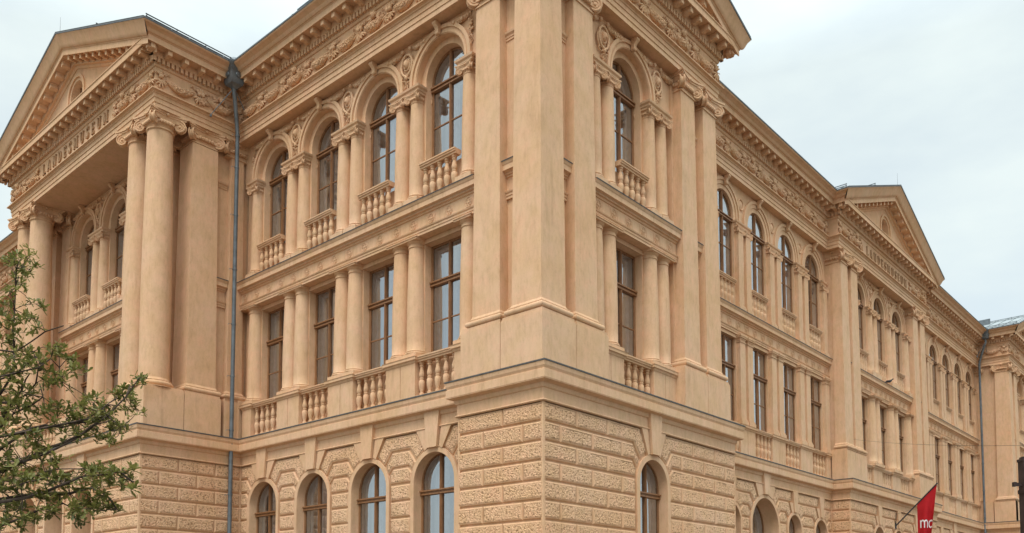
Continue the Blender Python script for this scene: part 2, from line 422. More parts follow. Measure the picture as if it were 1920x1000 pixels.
def small_pilaster(z0,z1,w,dp,ionic):
    m=MB(); h=z1-z0
    m.box((-w/2,-dp,.22),(w/2,dp,h-.25)); m.box((-w/2-.05,-dp-.05,0),(w/2+.05,dp,.13)); m.box((-w/2-.03,-dp-.03,.13),(w/2+.03,dp,.18)); m.box((-w/2-.012,-dp-.012,.18),(w/2+.012,dp,.222))
    m.box((-w/2+.0,-dp+.0,h-.26),(w/2,dp,h-.2))
    c=MB()
    if ionic:
        k=ionic_cap(.5,True,rb=.36); c.add(k,lambda x,y,z:(x,y*.6+dp*.2,z+h-.25))
    else:
        c.box((-w/2-.02,-dp-.02,h-.25),(w/2+.02,dp,h-.22)); c.box((-w/2-.015,-dp-.015,h-.15),(w/2+.015,dp,h-.10)); c.box((-w/2-.05,-dp-.05,h-.10),(w/2+.05,dp,h-.05)); c.box((-w/2-.065,-dp-.065,h-.05),(w/2+.065,dp,h)); c.box((-w/2,-dp,h-.22),(w/2,dp,h-.15))
    return m.mesh('small_pilaster','plaster'),c.mesh('small_pilaster_capital','plaster',ionic,50)
KP_L=small_pilaster(7.86,10.92,.38,.10,False); KP_U=small_pilaster(11.76,14.67,.36,.10,True)
def put_pil(k,side,u,d,z):
    c=put('small_pilaster',k[0],B,side,u,d,z); sub(c,'capital',k[1]); return c
def baluster_mesh():
    m=MB(); H=.72
    p=[(.0,0),(.075,0),(.075,.05),(.05,.06),(.055,.09),(.085,.16),(.098,.24),(.09,.31),(.062,.335),(.075,.35),(.075,.375),(.058,.385),(.088,.42),(.082,.48),(.055,.57),(.046,.61),(.07,.63),(.07,.65),(.05,.66),(.08,.68),(.08,.72),(0,.72)]
    m.lathe([(r_*.84,z_) for r_,z_ in p],seg=14); return m.mesh('baluster','plaster',True,50)
K_BAL=baluster_mesh()
n_bal=[0]
def balustrade(side,u0,u1,d,z0,z1,n,cap=.13,deep=.20,far=False):
    F=FF[side]
    m=MB(); m.box((u0,d-deep/2,z0),(u1,d+deep/2,z0+.06),F)
    zz=z1-cap; m.box((u0,d-deep/2-.0,zz),(u1,d+deep/2,zz+cap*.4),F); m.box((u0,d-deep/2-.03,zz+cap*.4),(u1,d+deep/2+.02,zz+cap*.75),F); m.box((u0,d-deep/2-.05,zz+cap*.75),(u1,d+deep/2+.02,z1),F)
    o=m.build('balustrade','plaster',B)
    H=(zz-(z0+.06))/.72; w_=(u1-u0)
    if far:
        k=MB()
        for i in range(n):
            u=u0+w_*(i+.5)/n; x,y,_=F(u,d,0)
            k.lathe([(r_,z0+.06+z_*H) for r_,z_ in [(.07,0),(.05,.06),(.095,.24),(.06,.33),(.085,.42),(.05,.6),(.075,.72)]],x,y,8)
        c=k.build('baluster','plaster',o,True,50); c['kind']='stuff'
        return o
    for i in range(n):
        x,y,_=F(u0+w_*(i+.5)/n,d,0); sub(o,'baluster',K_BAL,(x,y,z0+.06),None,(1,1,H)); n_bal[0]+=1
    return o
# ---- giant order -------------------------------------------------------
def box_taper(mb,F,u0,u1,d0,d1,z0,z1,tu,td):
    p=[(u0,d0,z0),(u1,d0,z0),(u1,d1,z0),(u0,d1,z0)]; q=[(u0+tu,d0+td,z1),(u1-tu,d0+td,z1),(u1-tu,d1,z1),(u0+tu,d1,z1)]
    a=[F(*x) for x in p]; b=[F(*x) for x in q]; mb.grid([a,b],True); mb.face(b)
def mould_ring(mb,F,u0,u1,d0,d1,prof):
    # prof: (e,z) ring around three visible sides, u0..u1 at front d0, back d1
    rows=[]
    for e,z in prof: rows.append([F(u0-e,d1,z),F(u0-e,d0-e,z),F(u1+e,d0-e,z),F(u1+e,d1,z)])
    mb.grid(rows)
BASE=[(.085,8.03),(.085,8.06)]+[(.055+.068*math.cos(a),8.135+.07*math.sin(a)) for a in [-math.pi/2+math.pi*k/8 for k in range(9)]]+[(.07,8.215),(.07,8.235),(.03,8.25),(.0,8.31)]
CAPM=ionic_cap(1.0,True,rb=.36).mesh('pilaster_capital','plaster',True,50)
CAPC=ionic_cap(1.0,False,seg=28,rb=.365).mesh('giant_column_capital','plaster',True,50)
def pilaster(side,u0,u1,df,db,ztop=15.67,cap=True,label=None):
    """tapering giant pilaster with moulded base; front plane df, back db"""
    F=FF[side]; m=MB(); box_taper(m,F,u0,u1,df,db,8.24,ztop,.055,.055)
    o=m.build('pilaster','plaster',B)
    b=MB(); mould_ring(b,F,u0,u1,df,db,BASE); b.build('base','plaster',o,True,35)
    if cap: 
        c=put('capital',CAPM,o,side,(u0+u1)/2,df+.055+.36,ztop); 
    if label: o['label']=label
    return o
def pedestal(side,u0,u1,df,db,joint=None,top=8.05):
    F=FF[side]; m=MB()
    cuts=[u0]+([joint] if joint else [])+[u1]
    for a,b in zip(cuts[:-1],cuts[1:]):
        a_=a+(.008 if a!=u0 else 0); b_=b-(.008 if b!=u1 else 0)
        m.box((a_,df,6.78),(b_,db,top-.10),F); m.box((a_+.012,df+.012,top-.10),(b_-.012,db,top-.06),F); m.box((a_+.03,df+.03,top-.06),(b_-.03,db,top),F)
    m.box((u0+.02,df+.03,6.78),(u1-.02,db+.01,top-.12),F)
    return m.build('pedestal','plaster',B)
def giant_column(x,y):
    m=MB(); m.lathe([(r,z) for r,z in col_prof(.425,.36,8.28,15.67,14)],seg=40)
    o=m.build('giant_column','plaster',B,True,loc=(x,y,0))
    b=MB(); b.lathe([(.425+e,z) for e,z in BASE],seg=40); b.lathe([(.0,8.02),(.60,8.02),(.60,8.04),(.0,8.045)],seg=40); b.build('base','plaster',o,True,35)
    sub(o,'capital',CAPC,(0,0,15.67)); return o
# ---- carved ornament ----------------------------------------------------
def euler(r): return Matrix.Rotation(r.uniform(0,6.28),3,'X')@Matrix.Rotation(r.uniform(0,6.28),3,'Y')@Matrix.Rotation(r.uniform(0,6.28),3,'Z')
def swag(m,r,p0,p1,sag,rad,n,dep=.0):
    for i in range(n):
        t=(i+r.random())/n; u=p0[0]+(p1[0]-p0[0])*t; z=p0[1]+(p1[1]-p0[1])*t-sag*(1-(2*t-1)**2)
        q=rad*(.45+.55*math.sin(math.pi*t)); a=r.uniform(0,6.28)
        c=(u+q*math.cos(a)*.6,dep-q*.35-abs(math.sin(a*1.7))*q*.5,z+q*math.sin(a)*.8)
        s=r.uniform(.022,.05); m.blob(c,(s,s*.8,s*1.2),euler(r),5,3)
def leaves(m,r,c,w_,h_,n,dep=0,s0=.02,s1=.05):
    for i in range(n):
        p=(c[0]+r.gauss(0,w_*.42),dep-r.uniform(.0,.07),c[1]+r.gauss(0,h_*.42)); s=r.uniform(s0,s1)
        m.blob(p,(s*.45,s*.5,s*1.5),Matrix.Rotation(r.uniform(0,6.28),3,'Y')@Matrix.Rotation(r.uniform(-.6,.6),3,'X'),5,3)
def fat_swag(m,r,u0,z0,u1,z1,sag,r0,r1,n,dep=0.0,seg=9):
    """a thick fruit garland: a solid core studded with small round fruits and leaves"""
    pts=[]; K=14
    for k in range(K+1):
        t=k/K; q=r0+(r1-r0)*math.sin(math.pi*t); pts.append((u0+(u1-u0)*t,dep-q*.45,z0+(z1-z0)*t-sag*(1-(2*t-1)**2),q))
    rows=[]
    for k,(u,d,z,q) in enumerate(pts):
        a=pts[max(0,k-1)]; b=pts[min(K,k+1)]; tx=Vector((b[0]-a[0],0,b[2]-a[2])).normalized(); nz_=Vector((-tx.z,0,tx.x)); ny=Vector((0,-1,0))
        rows.append([Vector((u,d,z))+nz_*(q*.86*math.cos(2*math.pi*i/10))+ny*(q*.8*math.sin(2*math.pi*i/10)) for i in range(10)])
    m.grid(rows,True)
    for i in range(n):
        t=r.random(); k=t*K; a=pts[int(k)]; b=pts[min(K,int(k)+1)]; f=k-int(k); q=a[3]+(b[3]-a[3])*f; an=r.uniform(-.3,3.44)
        s=r.uniform(.016,.030)*(q/.11)**.4
        m.blob((a[0]+(b[0]-a[0])*f,a[1]-q*.82*math.sin(an),a[2]+(b[2]-a[2])*f+q*.88*math.cos(an)),(s,s*.9,s),None,5,3)
def fan(m,r,u,z,n,L,ang0,ang1,dep=-.02,w_=.028):
    for k in range(n):
        a=ang0+(ang1-ang0)*k/(n-1)+r.uniform(-.1,.1); l=L*r.uniform(.8,1.1)
        m.blob((u+math.sin(a)*l*.5,dep-.02-.02*r.random(),z+math.cos(a)*l*.5),(w_,.03,l*.52),Matrix.Rotation(a,3,'Y'),6,5)
def frieze_module(seed,putto):
    r=random.Random(seed); m=MB()
    fat_swag(m,r,-.40,17.08,.40,17.08,.17,.045,.125,190)
    for s in (-1,1):
        u=s*.60
        m.blob((u-s*.05,-.05,17.10),(.07,.06,.06),None,8,5)
        fan(m,r,u-s*.06,17.0,6,.24,math.pi-1.1,math.pi+1.1); fan(m,r,u-s*.03,17.12,5,.17,-1.0,1.0)
        leaves(m,r,(u-s*.04,16.93),.07,.17,14,-.03,.018,.04)
        path=[(s*(.30+.30*k/10),-.035-.012*math.sin(k*1.3),17.20+.055*math.sin(k*1.1)+.006*k) for k in range(11)]; m.tube(path,.018,5,.008)
        for k in range(3): m.blob((s*(.47+.05*k),-.05,17.19+.05*math.sin(k*2.)),(.028,.03,.03),None,6,4)
    if putto:
        m.blob((0,-.09,17.20),(.075,.08,.09),None,10,7); m.blob((0,-.165,17.19),(.02,.025,.028),None,6,4)
        for k in range(12):
            a=math.pi*k/11; m.blob((.085*math.cos(a),-.075,17.21+.09*math.sin(a)),(.03,.04,.03),None,6,4)
        for s in (-1,1): fan(m,r,s*.07,17.16,4,.20,s*1.1,s*2.0,-.01,.03)
    return m.mesh('frieze_garland','plaster',True,60,merge=False)
K_FR=[frieze_module(3,False),frieze_module(4,True),frieze_module(9,False)]
def spandrel_kit(seed,full=True):
    r=random.Random(seed); m=MB()
    if not full:
        # shallow round patera
        m.lathe([(.155,0),(.155,.03),(.175,.05),(.20,.05),(.215,.03),(.215,0)],seg=24); m.lathe([(.15,.0),(.11,.03),(.0,.045)],seg=24); m.v=[(x,-z,y+15.62) for x,y,z in m.v]
        return m.mesh('patera','plaster',True,30)
    # oval medallion frame
    ring=[(.20*math.cos(a),-.06,15.62+.28*math.sin(a)) for a in [2*math.pi*k/28 for k in range(29)]]; m.tube(ring,.034,7,cap=False)
    m.blob((0,-.015,15.62),(.17,.03,.25),None,16,8)
    m.blob((0,-.075,15.64),(.085,.08,.12),None,10,8); m.blob((0,-.13,15.60),(.03,.05,.045),None,8,5)
    for s in (-1,1): m.blob((s*.035,-.125,15.67),(.018,.02,.014),None,6,4)
    for k in range(26):
        a=2*math.pi*k/26; m.blob((.105*math.cos(a),-.055,15.63+.145*math.sin(a)),(.028,.03,.045),Matrix.Rotation(-a,3,'Y'),5,4)
    # scroll surround, drop and side swags
    leaves(m,r,(0,15.20),.10,.20,30); leaves(m,r,(0,15.05),.06,.14,12)
    m.blob((0,-.08,15.27),(.05,.05,.06),None,8,5)
    for s in (-1,1):
        m.tube([(s*(.17+.09*math.sin(k*.5)),-.05,15.32+.07*k) for k in range(8)],.022,5)
        m.tube([(s*(.10+.12*math.cos(k*.8)*(1-k/9)),-.05,15.32-.10*math.sin(k*.8)*(1-k/9)) for k in range(8)],.02,5)
        fat_swag(m,r,s*.20,16.02,s*.98,16.08,.10,.04,.085,110)
        for t in (.30,.62): m.blob((s*(.16+.86*t),-.09,15.99+.1*t-.1),.05,None,8,5)
        m.blob((s*.14,-.08,16.02),(.05,.05,.06),None,8,5)
    return m.mesh('spandrel_relief','plaster',True,60,merge=False)
K_SP=[spandrel_kit(21),spandrel_kit(22)]; K_PT=spandrel_kit(0,False)
def half_spandrel(seed,s):
    r=random.Random(seed); m=MB()
    leaves(m,r,(s*.16,15.55),.07,.55,60); fat_swag(m,r,s*.16,16.02,s*.98,16.08,.10,.04,.085,110)
    for t in (.3,.62): m.blob((s*(.16+.86*t),-.09,15.99+.1*t-.1),.05,None,8,5)
    return m.mesh('spandrel_relief_half','plaster',True,60,merge=False)
K_SH={1:half_spandrel(31,1),-1:half_spandrel(32,-1)}
def console_mesh():
    m=MB(); pr=[(.0,-.17),(-.08,-.17),(-.10,-.12),(-.09,-.06),(-.12,.0),(-.17,.04),(-.19,.09),(-.17,.14),(0,.14)]
    a=[(-.055,d,z) for d,z in pr]; b=[(.055,d,z) for d,z in pr]; i=MB(); m.grid([a,b]); m.face(a); m.face(b)
    m.tube([(-.065,-.15,.09),(.065,-.15,.09)],.05,10); m.tube([(-.062,-.07,-.13),(.062,-.07,-.13)],.035,8)
    return m.mesh('console','plaster',True,40)
K_CN=console_mesh()
# ---- walls --------------------------------------------------------------
def wall_opening(mb,F,u0,u1,z0,z1,d,uc,h,zb,zs,arch,dr,sill=True):
    """wall face with one opening; reveal goes back to dr"""
    mb.face([F(u0,d,z0),F(uc-h,d,z0),F(uc-h,d,z1),F(u0,d,z1)]); mb.face([F(uc+h,d,z0),F(u1,d,z0),F(u1,d,z1),F(uc+h,d,z1)])
    if zb>z0: mb.face([F(uc-h,d,z0),F(uc+h,d,z0),F(uc+h,d,zb),F(uc-h,d,zb)])
    if arch:
        pts=arc(h,zs,24)
        for (a,za),(b,zb_) in zip(pts[:-1],pts[1:]): mb.face([F(uc+a,d,za),F(uc+b,d,zb_),F(uc+b,d,z1),F(uc+a,d,z1)])
        ol=[(h,zb)]+pts+[(-h,zb)]
    else:
        mb.face([F(uc-h,d,zs),F(uc+h,d,zs),F(uc+h,d,z1),F(uc-h,d,z1)]); ol=[(h,zb),(h,zs),(-h,zs),(-h,zb)]
    mb.grid([[F(uc+a,d,z) for a,z in ol],[F(uc+a,dr,z) for a,z in ol]])
    if sill: mb.face([F(uc-h,d,zb),F(uc+h,d,zb),F(uc+h,dr,zb),F(uc-h,dr,zb)])
def ring_mb(mb,F,uc,r0,r1,zs,zb,df,db,n=28):
    o1=[(r0,zb)]+arc(r0,zs,n)+[(-r0,zb)]; o2=[(r1,zb)]+arc(r1,zs,n)+[(-r1,zb)]
    if zb is None or zb>=zs: o1=arc(r0,zs,n); o2=arc(r1,zs,n)
    P=lambda o,d:[F(uc+a,d,z) for a,z in o]
    mb.grid([P(o1,db),P(o1,df),P(o2,df),P(o2,db)])
BELT=[(.03,10.92),(.03,10.99),(.045,10.99),(.045,11.045),(.065,11.055),(.075,11.085),(.0,11.09),(0,11.42),(.03,11.43),(.04,11.47),(.065,11.475),(.065,11.51),(.10,11.53),(.15,11.545),(.15,11.66),(.165,11.68),(.19,11.74)]
def belt(path,backs,cap=True,rosettes=None,side=None,d=None,u0=None,u1=None):
    m=MB(); sweep(m,path,BELT+[(.19,11.745)]); 
    # soffit and top back to the wall, end caps
    P,ns,mm=plan(path)
    sweep(m,path,[(.03,10.92),(-backs,10.92)]); sweep(m,path,[(.19,11.745),(-backs,11.79)])
    for i in (0,len(P)-1):
        m.face([(P[i].x+mm[i].x*e,P[i].y+mm[i].y*e,z) for e,z in BELT+[(.19,11.745),(-.02,11.78),(-.02,10.92)]])
    # guttae row below the frieze and dots above it
    L=(P[1]-P[0]).length; t=(P[1]-P[0]).normalized(); n=ns[0]
    o=m.build('belt_cornice','plaster',B)
    if len(P)==2 and L>1.0:
        q=MB(); k=int(L/.055)
        for i in range(k):
            c=P[0]+t*(L*(i+.5)/k); a=c+n*.066; b_=c+n*.088
            w_=.016; pts=[(c-t*w_+n*.04),(c+t*w_+n*.04),(c+t*w_+n*.088),(c-t*w_+n*.088)]
            lo=[(p.x,p.y,11.475) for p in pts]; hi=[(p.x,p.y,11.515) for p in pts]; q.grid([lo,hi],True); q.face(lo)
        if rosettes:
            for i in range(rosettes):
                c=P[0]+t*(L*(i+.5)/rosettes)+n*.004
                def X(a,b,z): v=c+t*a+n*b; return (v.x,v.y,z)
                rr=MB(); rr.tube([(.105*math.cos(2*math.pi*j/16),.002,11.255+.115*math.sin(2*math.pi*j/16)) for j in range(17)],.010,4,cap=False)
                rr.blob((0,.0,11.255),(.038,.02,.038),None,8,5)
                for j in range(6): rr.blob((.07*math.cos(j*1.047),.01,11.255+.07*math.sin(j*1.047)),(.016,.012,.016),None,5,3)
                for s in (-1,1):
                    for zz in (-1,1): rr.tube([(s*.15,.0,11.255+zz*.13),(s*.15,.0,11.255)],.007,4)
                q.add(rr,X)
        q.build('frieze_relief','plaster',o,merge=False)
    f=MB(); sweep(f,path,[(.195,11.735),(.20,11.76),(-backs+.0,11.81)]); f.build('flashing','flash',o)
    return o
def facade_bays(side,u0,u1,ob,bays,style='col',relief=True,ends=(True,True),ros=True,far=False,reveal=.33,sp_=2.43,ca=.28,dgo=None):
    """one run of window bays between u0 and u1. ob = reference depth"""
    F=FF[side]; dw=ob+reveal; dg=dw+(dgo or (.25 if style=='col' else .12)); po=.28 if sp_>2.4 else .235; S=sp_/2
    Ms=[bays[0]-S]+[b+S for b in bays]
    cuts=[u0]+[(a+b)/2 for a,b in zip(bays[:-1],bays[1:])]+[u1]
    wl=MB(); wu=MB(); sp=MB(); rg=MB()
    sp_d=ob+(.2 if style=='col' else .17)
    for i,b in enumerate(bays):
        a,c=cuts[i],cuts[i+1]
        wall_opening(wl,F,a,c,6.8,10.93,dw,b,.68,7.78,10.80,False,dg)
        # arched part: inner wall above the springing, reveal, spandrel plane and archivolt
        wall_opening(wu,F,a,c,11.74,16.2,dw,b,.68,12.60,15.04,True,dg)
        wall_opening(sp,F,a,c,14.86,16.2,sp_d,b,.86,14.86,15.02,True,dw,False)
        df=ob+(.12 if style=='col' else .10)
        if style=='col':
            ring_mb(rg,F,b,.85,1.0,15.02,14.86,df+.03,dw); ring_mb(rg,F,b,.87,.93,15.02,14.86,df+.012,df+.05)
            ring_mb(rg,F,b,.99,1.08,15.02,14.86,df-.01,dw)
        else:
            ring_mb(rg,F,b,.85,1.02,15.02,14.86,df+.03,dw); ring_mb(rg,F,b,.98,1.08,15.02,14.86,df-.005,dw)
        # lower window surround lintel
        wl.box((b-.80,dw-.03,10.80),(b+.80,dw+.01,10.915),F)
        place_window(K_UP[(i+len(bays))%3],side,b,dg-.02); place_window(K_LO[(i*2+len(bays))%3],side,b,dg-.02)
        put('console',K_CN,B,side,b,df-.0,16.03)
        # upper parapet
        balustrade(side,b-.63,b+.63,ob+.17,11.80,12.76,5,far=far,deep=.17)
        if not far or True:
            balustrade(side,b-S+.5,b+S-.5,ob+.14,6.84,7.86,5,far=far)
    wl.build('wall','plaster',B); wu.build('wall','plaster',B); sp.build('spandrel_wall','plaster',B); rg.build('archivolt','plaster',B,True,30)
    # piers
    for i,Mx in enumerate(Ms):
        us=[]
        if i>0 or not ends[0]: us.append(Mx-po)
        if i<len(bays) or not ends[1]: us.append(Mx+po)
        if i==0 and not ends[0]: us=[Mx-po,Mx+po]
        if i==0 and ends[0]: us=[Mx+po]
        if i==len(bays) and ends[1]: us=[Mx-po]
        lo=max(u0,min(us)-.26); hi=min(u1,max(us)+.26)
        if len(us)==1: lo=max(u0,us[0]-.24) if i==0 else us[0]-.24; hi=us[0]+.24 if i==0 else min(u1,us[0]+.24)
        # pedestals under the lower order
        pd=MB(); pf=ob-.0 if style=='col' else ob+.03
        cs=[lo]+([Mx] if len(us)==2 else [])+[hi]
        for a,c in zip(cs[:-1],cs[1:]): pd.box((a+(.009 if a!=lo else 0),pf,6.78),(c-(.009 if c!=hi else 0),dw,7.74),F)
        pd.box((lo+.02,pf+.03,6.78),(hi-.02,dw+.01,7.73),F)
        mould_ring(pd,F,lo,hi,pf,dw,[(0,7.70),(.02,7.72),(.035,7.76),(.07,7.78),(.07,7.835),(.085,7.86),(-.3,7.862)])
        pd.build('column_pedestal','plaster',B)
        # impost blocks under the archivolts
        im=MB(); il=max(u0,min(us)-.24); ih=min(u1,max(us)+.24); iff=ob+.07 if style=='col' else ob+.07
        mould_ring(im,F,il,ih,iff,dw,[(-.3,14.67),(-.01,14.67),(-.01,14.735),(.01,14.74),(.01,14.79),(.05,14.82),(.06,14.87),(-.3,14.875)])
        im.build('impost','plaster',B)
        for u in us:
            if style=='col':
                put_col(KC_L,side,u,ob+ca,7.86); put_col(KC_U,side,u,ob+ca,11.77,2.725-.02)
            else:
                put_pil(KP_L,side,u,dw-.04,7.86); put_pil(KP_U,side,u,dw-.04,11.76)
        if relief:
            if len(us)==2: put('spandrel_relief',K_SP[i%2],B,side,Mx,sp_d,0)
            else:
                s=(1 if i==0 else -1)*(1 if side=='R' else -1); put('spandrel_relief',K_SH[s],B,side,Mx,sp_d,0)
        elif style=='pil' and len(us)==2: put('patera',K_PT,B,side,Mx,sp_d,0)
    bd=ob+.08 if style=='col' else ob+.12
    path=[(bd,u1),(bd,u0)] if side=='L' else [(u0,bd),(u1,bd)]
    belt(path,.6,rosettes=int((u1-u0)/.61) if ros else None)
# ---- rusticated ground storey ------------------------------------------
ROW0=6.0; RH=.416
EL={ # side profile next to an arch, (distance from arch centre, z) from top to bottom
 'mid':[[(.635,5.97),(.315,5.53),(.615,5.27),(.875,5.60)],[(.895,5.56),(.645,5.25),(.765,5.03),(.915,5.19)],[(.935,5.15),(.80,5.02),(.83,4.78)]],
 'pav':[[(.565,5.97),(.285,5.46),(.575,5.24),(.845,5.60)],[(.865,5.56),(.605,5.22),(.72,5.00),(.875,5.19)],[(.895,5.15),(.745,5.0),(.765,4.78)]],
 'small':[[(.25,5.97),(.225,5.60)],[(.47,5.56),(.27,5.22),(.52,5.02),(.78,5.19)],[(.80,5.15),(.57,4.97),(.68,4.78)]],
 'door':[[(.80,5.97),(.55,5.56),(.82,5.30),(1.10,5.60)],[(1.13,5.56),(.87,5.26),(1.02,5.03),(1.26,5.19)],[(1.28,5.15),(1.08,5.0),(1.17,4.78)]]}
RW={'mid':.83,'pav':.765,'small':.68,'door':1.18}
def block(mb,rk,F,poly,o,fine,rr):
    poly=clean(poly)
    if len(poly)<3 or abs(area(poly))<.02: return
    if area(poly)<0: poly=poly[::-1]
    p0=inset(poly,.006); p1=inset(poly,.028); p2=inset(poly,.042); p3=inset(poly,.048)
    rows=[[F(u,d,z) for u,z in q] for q,d in ((p0,o+.055),(p0,o+.03),(p1,o+.006),(p2,o+.006),(p3,o-.002))]
    i=len(mb.v); mb.grid(rows,True)
    g=.021 if fine else .045; q=p3
    xs=[a for a,_ in q]; zs=[b for _,b in q]
    if fine is None:
        rk.face([F(u,o-.002,z) for u,z in q]); return
    rk.face([F(u,o+.008,z) for u,z in q])
    nx=int((max(xs)-min(xs))/g); nz_=int((max(zs)-min(zs))/g)
    if nx<1 or nz_<1: return
    gx=(max(xs)-min(xs))/nx; gz=(max(zs)-min(zs))/nz_; H={}
    def P(a,b):
        if (a,b) not in H:
            edge=a in(0,nx) or b in (0,nz_)
            H[(a,b)]=len(rk.v); rk.v.append(tuple(F(min(xs)+a*gx+(0 if edge else rr.uniform(-.3,.3)*gx),o+(.004 if edge else (.006 if rr.random()<.34 else -.004)),min(zs)+b*gz+(0 if edge else rr.uniform(-.3,.3)*gz))))
        return H[(a,b)]
    for a in range(nx):
        for b in range(nz_):
            cs=[(min(xs)+(a+k)*gx,min(zs)+(b+l)*gz) for k,l in ((.02,.02),(.98,.02),(.98,.98),(.02,.98))]
            if all(inside(q,x,y) for x,y in cs): rk.f.append((P(a,b),P(a+1,b),P(a+1,b+1),P(a,b+1)))
def rust_wall(side,u0,u1,o,arches,fine=True,rows=9,joint=1.155,split=False,phase=0,nm='ground_storey_wall'):
    """arches: list of (uc,kind,half,zs,window kit, reveal)"""
    F=FF[side]; rr=random.Random(int(u0*100)+7); jb=MB(); rk=MB(); bk=MB()
    seg=[('w',u0)]+[x for a in arches for x in (('a',a),('a',a))]+[('w',u1)]
    for s in range(0,len(seg),2):
        L,Rr=seg[s],seg[s+1]
        for k in range(rows):
            zt=ROW0-RH*k-.015; zb=zt-RH+.03
            def prof(e,sgn):
                if e[0]=='w': return [(e[1],zt),(e[1],zb)]
                uc,kind=e[1][0],e[1][1]; P=EL[kind][k] if k<3 else [(RW[kind]+.01,zt),(RW[kind]+.01,zb)]
                P=[(a,(z if k<3 else z)) for a,z in P]; return [(uc+sgn*a,z) for a,z in P]
            pl=prof(L,1); pr=prof(Rr,-1)
            lo=min(p[0] for p in pl); hi=max(p[0] for p in pr)
            poly=pl+pr[::-1]
            js=[]
            if split or (hi-lo)>2.2:
                off=(joint/2 if k%2 else joint)
                if phase>=0:
                    base=L[1] if L[0]=='w' else None
                    if base is not None: js=[base+off+joint*i for i in range(20)]
                    else: js=[Rr[1]-off-joint*i for i in range(20)] if Rr[0]=='w' else []
                js=sorted(j for j in js if lo+.35<j<hi-.35)
                # keep joints clear of the elbow beside an arch
                if Rr[0]=='a': js=[j for j in js if j<Rr[1][0]-1.05]
                if L[0]=='a': js=[j for j in js if j>L[1][0]+1.05]
            edges=[None]+js+[None]
            for a,b in zip(edges[:-1],edges[1:]):
                q=poly
                if a is not None: q=clip(q,0,a,True)
                if b is not None: q=clip(q,0,b,False)
                if len(q)>=3: block(jb,rk,F,q,o,fine,rr)
    cuts=[u0]+[(a[0]+b[0])/2 for a,b in zip(arches[:-1],arches[1:])]+[u1]
    zlow=ROW0-RH*rows
    if arches:
        for i,a in enumerate(arches):
            uc,kind,h,zs,kit,rv=a
            wall_opening(bk,F,cuts[i],cuts[i+1],0.0,6.0,o+.05,uc,h,0.05,zs,True,o+rv)
            ring_mb(jb,F,uc,h,RW[kind]-.012,zs,.05,o-.015,o+.06); ring_mb(jb,F,uc,h-.004,h+.02,zs,.05,o+.0,o+.08)
            if kit: place_window(kit,side,uc,o+rv-.03)
            # key and flank stones
            zr=zs+RW[kind]; ks=MB(); kb=.16; 
            topf={'mid':.625,'pav':.555,'door':.79,'small':.0}[kind]; botf={'mid':.305,'pav':.275,'door':.54,'small':0}[kind]
            if kind!='small':
                for s in (-1,1):
                    zf=math.sqrt(max(0,(RW[kind]-.01)**2-botf**2))+zs
                    ks.prism([(uc+s*.19,zr-.02),(uc+s*.27,6.03),(uc+s*topf,6.03),(uc+s*botf,zf)],o-.03,o+.05,F)
                ks.prism([(uc-.17,zr-.03),(uc+.17,zr-.03),(uc+.265,6.42),(uc-.265,6.42)],o-.10,o+.05,F)
            else:
                for s in (-1,1):
                    zf=math.sqrt(max(0,(RW[kind]-.01)**2-.25**2))+zs
                    ks.prism([(uc+s*.11,zr-.02),(uc+s*.17,5.575),(uc+s*.46,5.575),(uc+s*.25,zf)],o-.02,o+.05,F)
                ks.prism([(uc-.11,zr-.03),(uc+.11,zr-.03),(uc+.22,6.0),(uc-.22,6.0)],o-.06,o+.05,F)
            ks.build('keystone','plaster',B)
    else: bk.face([F(u0,o+.05,0),F(u1,o+.05,0),F(u1,o+.05,6.0),F(u0,o+.05,6.0)])
    wv=bk.build(nm,'plaster',B); jb.build('block_joint','plaster',wv); rk.build('rustic_face_pattern','rock',wv,merge=False)
    return wv
# ---------------------------------------------------------------- composition
# ground storey
GS=[K_GR[0],K_GR[1]]
LB=[3.725,6.155,8.585,11.015]
rust_wall('L',2.51,12.25,.42,[(b,'mid',.70,4.72,GS[i%2],.30) for i,b in enumerate(LB)])
rust_wall('L',0.0,2.51,0.0,[],split=True)
rust_wall('R',0.0,8.46,0.0,[(4.23,'pav',.62,4.66,K_GP,.30)],split=True,phase=0)
RWB=[9.75,12.18,14.61,17.04,19.47]
def rwing(X):
    return [(X+1.29,'small',.56,4.58,K_GS,.3),(X+3.72,'small',.56,4.58,K_GS,.3),(X+6.15,'door',1.03,4.50,K_DR,.6),(X+8.58,'small',.56,4.58,K_GS,.3),(X+11.01,'small',.56,4.58,K_GS,.3)]
rust_wall('R',8.46,20.53,2.02,rwing(8.46),fine=False)
rust_wall('L',1.27,2.02,20.53,[],fine=False,split=True,joint=.9)
rust_wall('R',20.53,31.85,1.27,[(23.75,'small',.56,4.58,K_GS,.3),(26.17,'small',.56,4.58,K_GS,.3),(28.60,'small',.56,4.58,K_GS,.3)],fine=False,split=True)
rust_wall('R',31.85,43.1,2.02,[(32.95+2.3*i_,k,h,z,kt,rv) for i_,(b,k,h,z,kt,rv) in enumerate(rwing(8.46))],fine=None)
rust_wall('L',0.0,2.02,43.1,[],fine=None,split=True)
rust_wall('R',43.1,51.56,0.0,[(47.33,'pav',.62,4.66,K_GP,.3)],fine=None,split=True)
rust_wall('R',-2.72,.42,12.25,[],split=True)
rust_wall('L',12.25,23.65,-2.72,[(b,'mid',.70,4.72,None,1.3) for b in (15.95,18.1,20.25)],fine=True)
rust_wall('L',23.65,40.0,.42,[],fine=None,split=True)
m=MB()
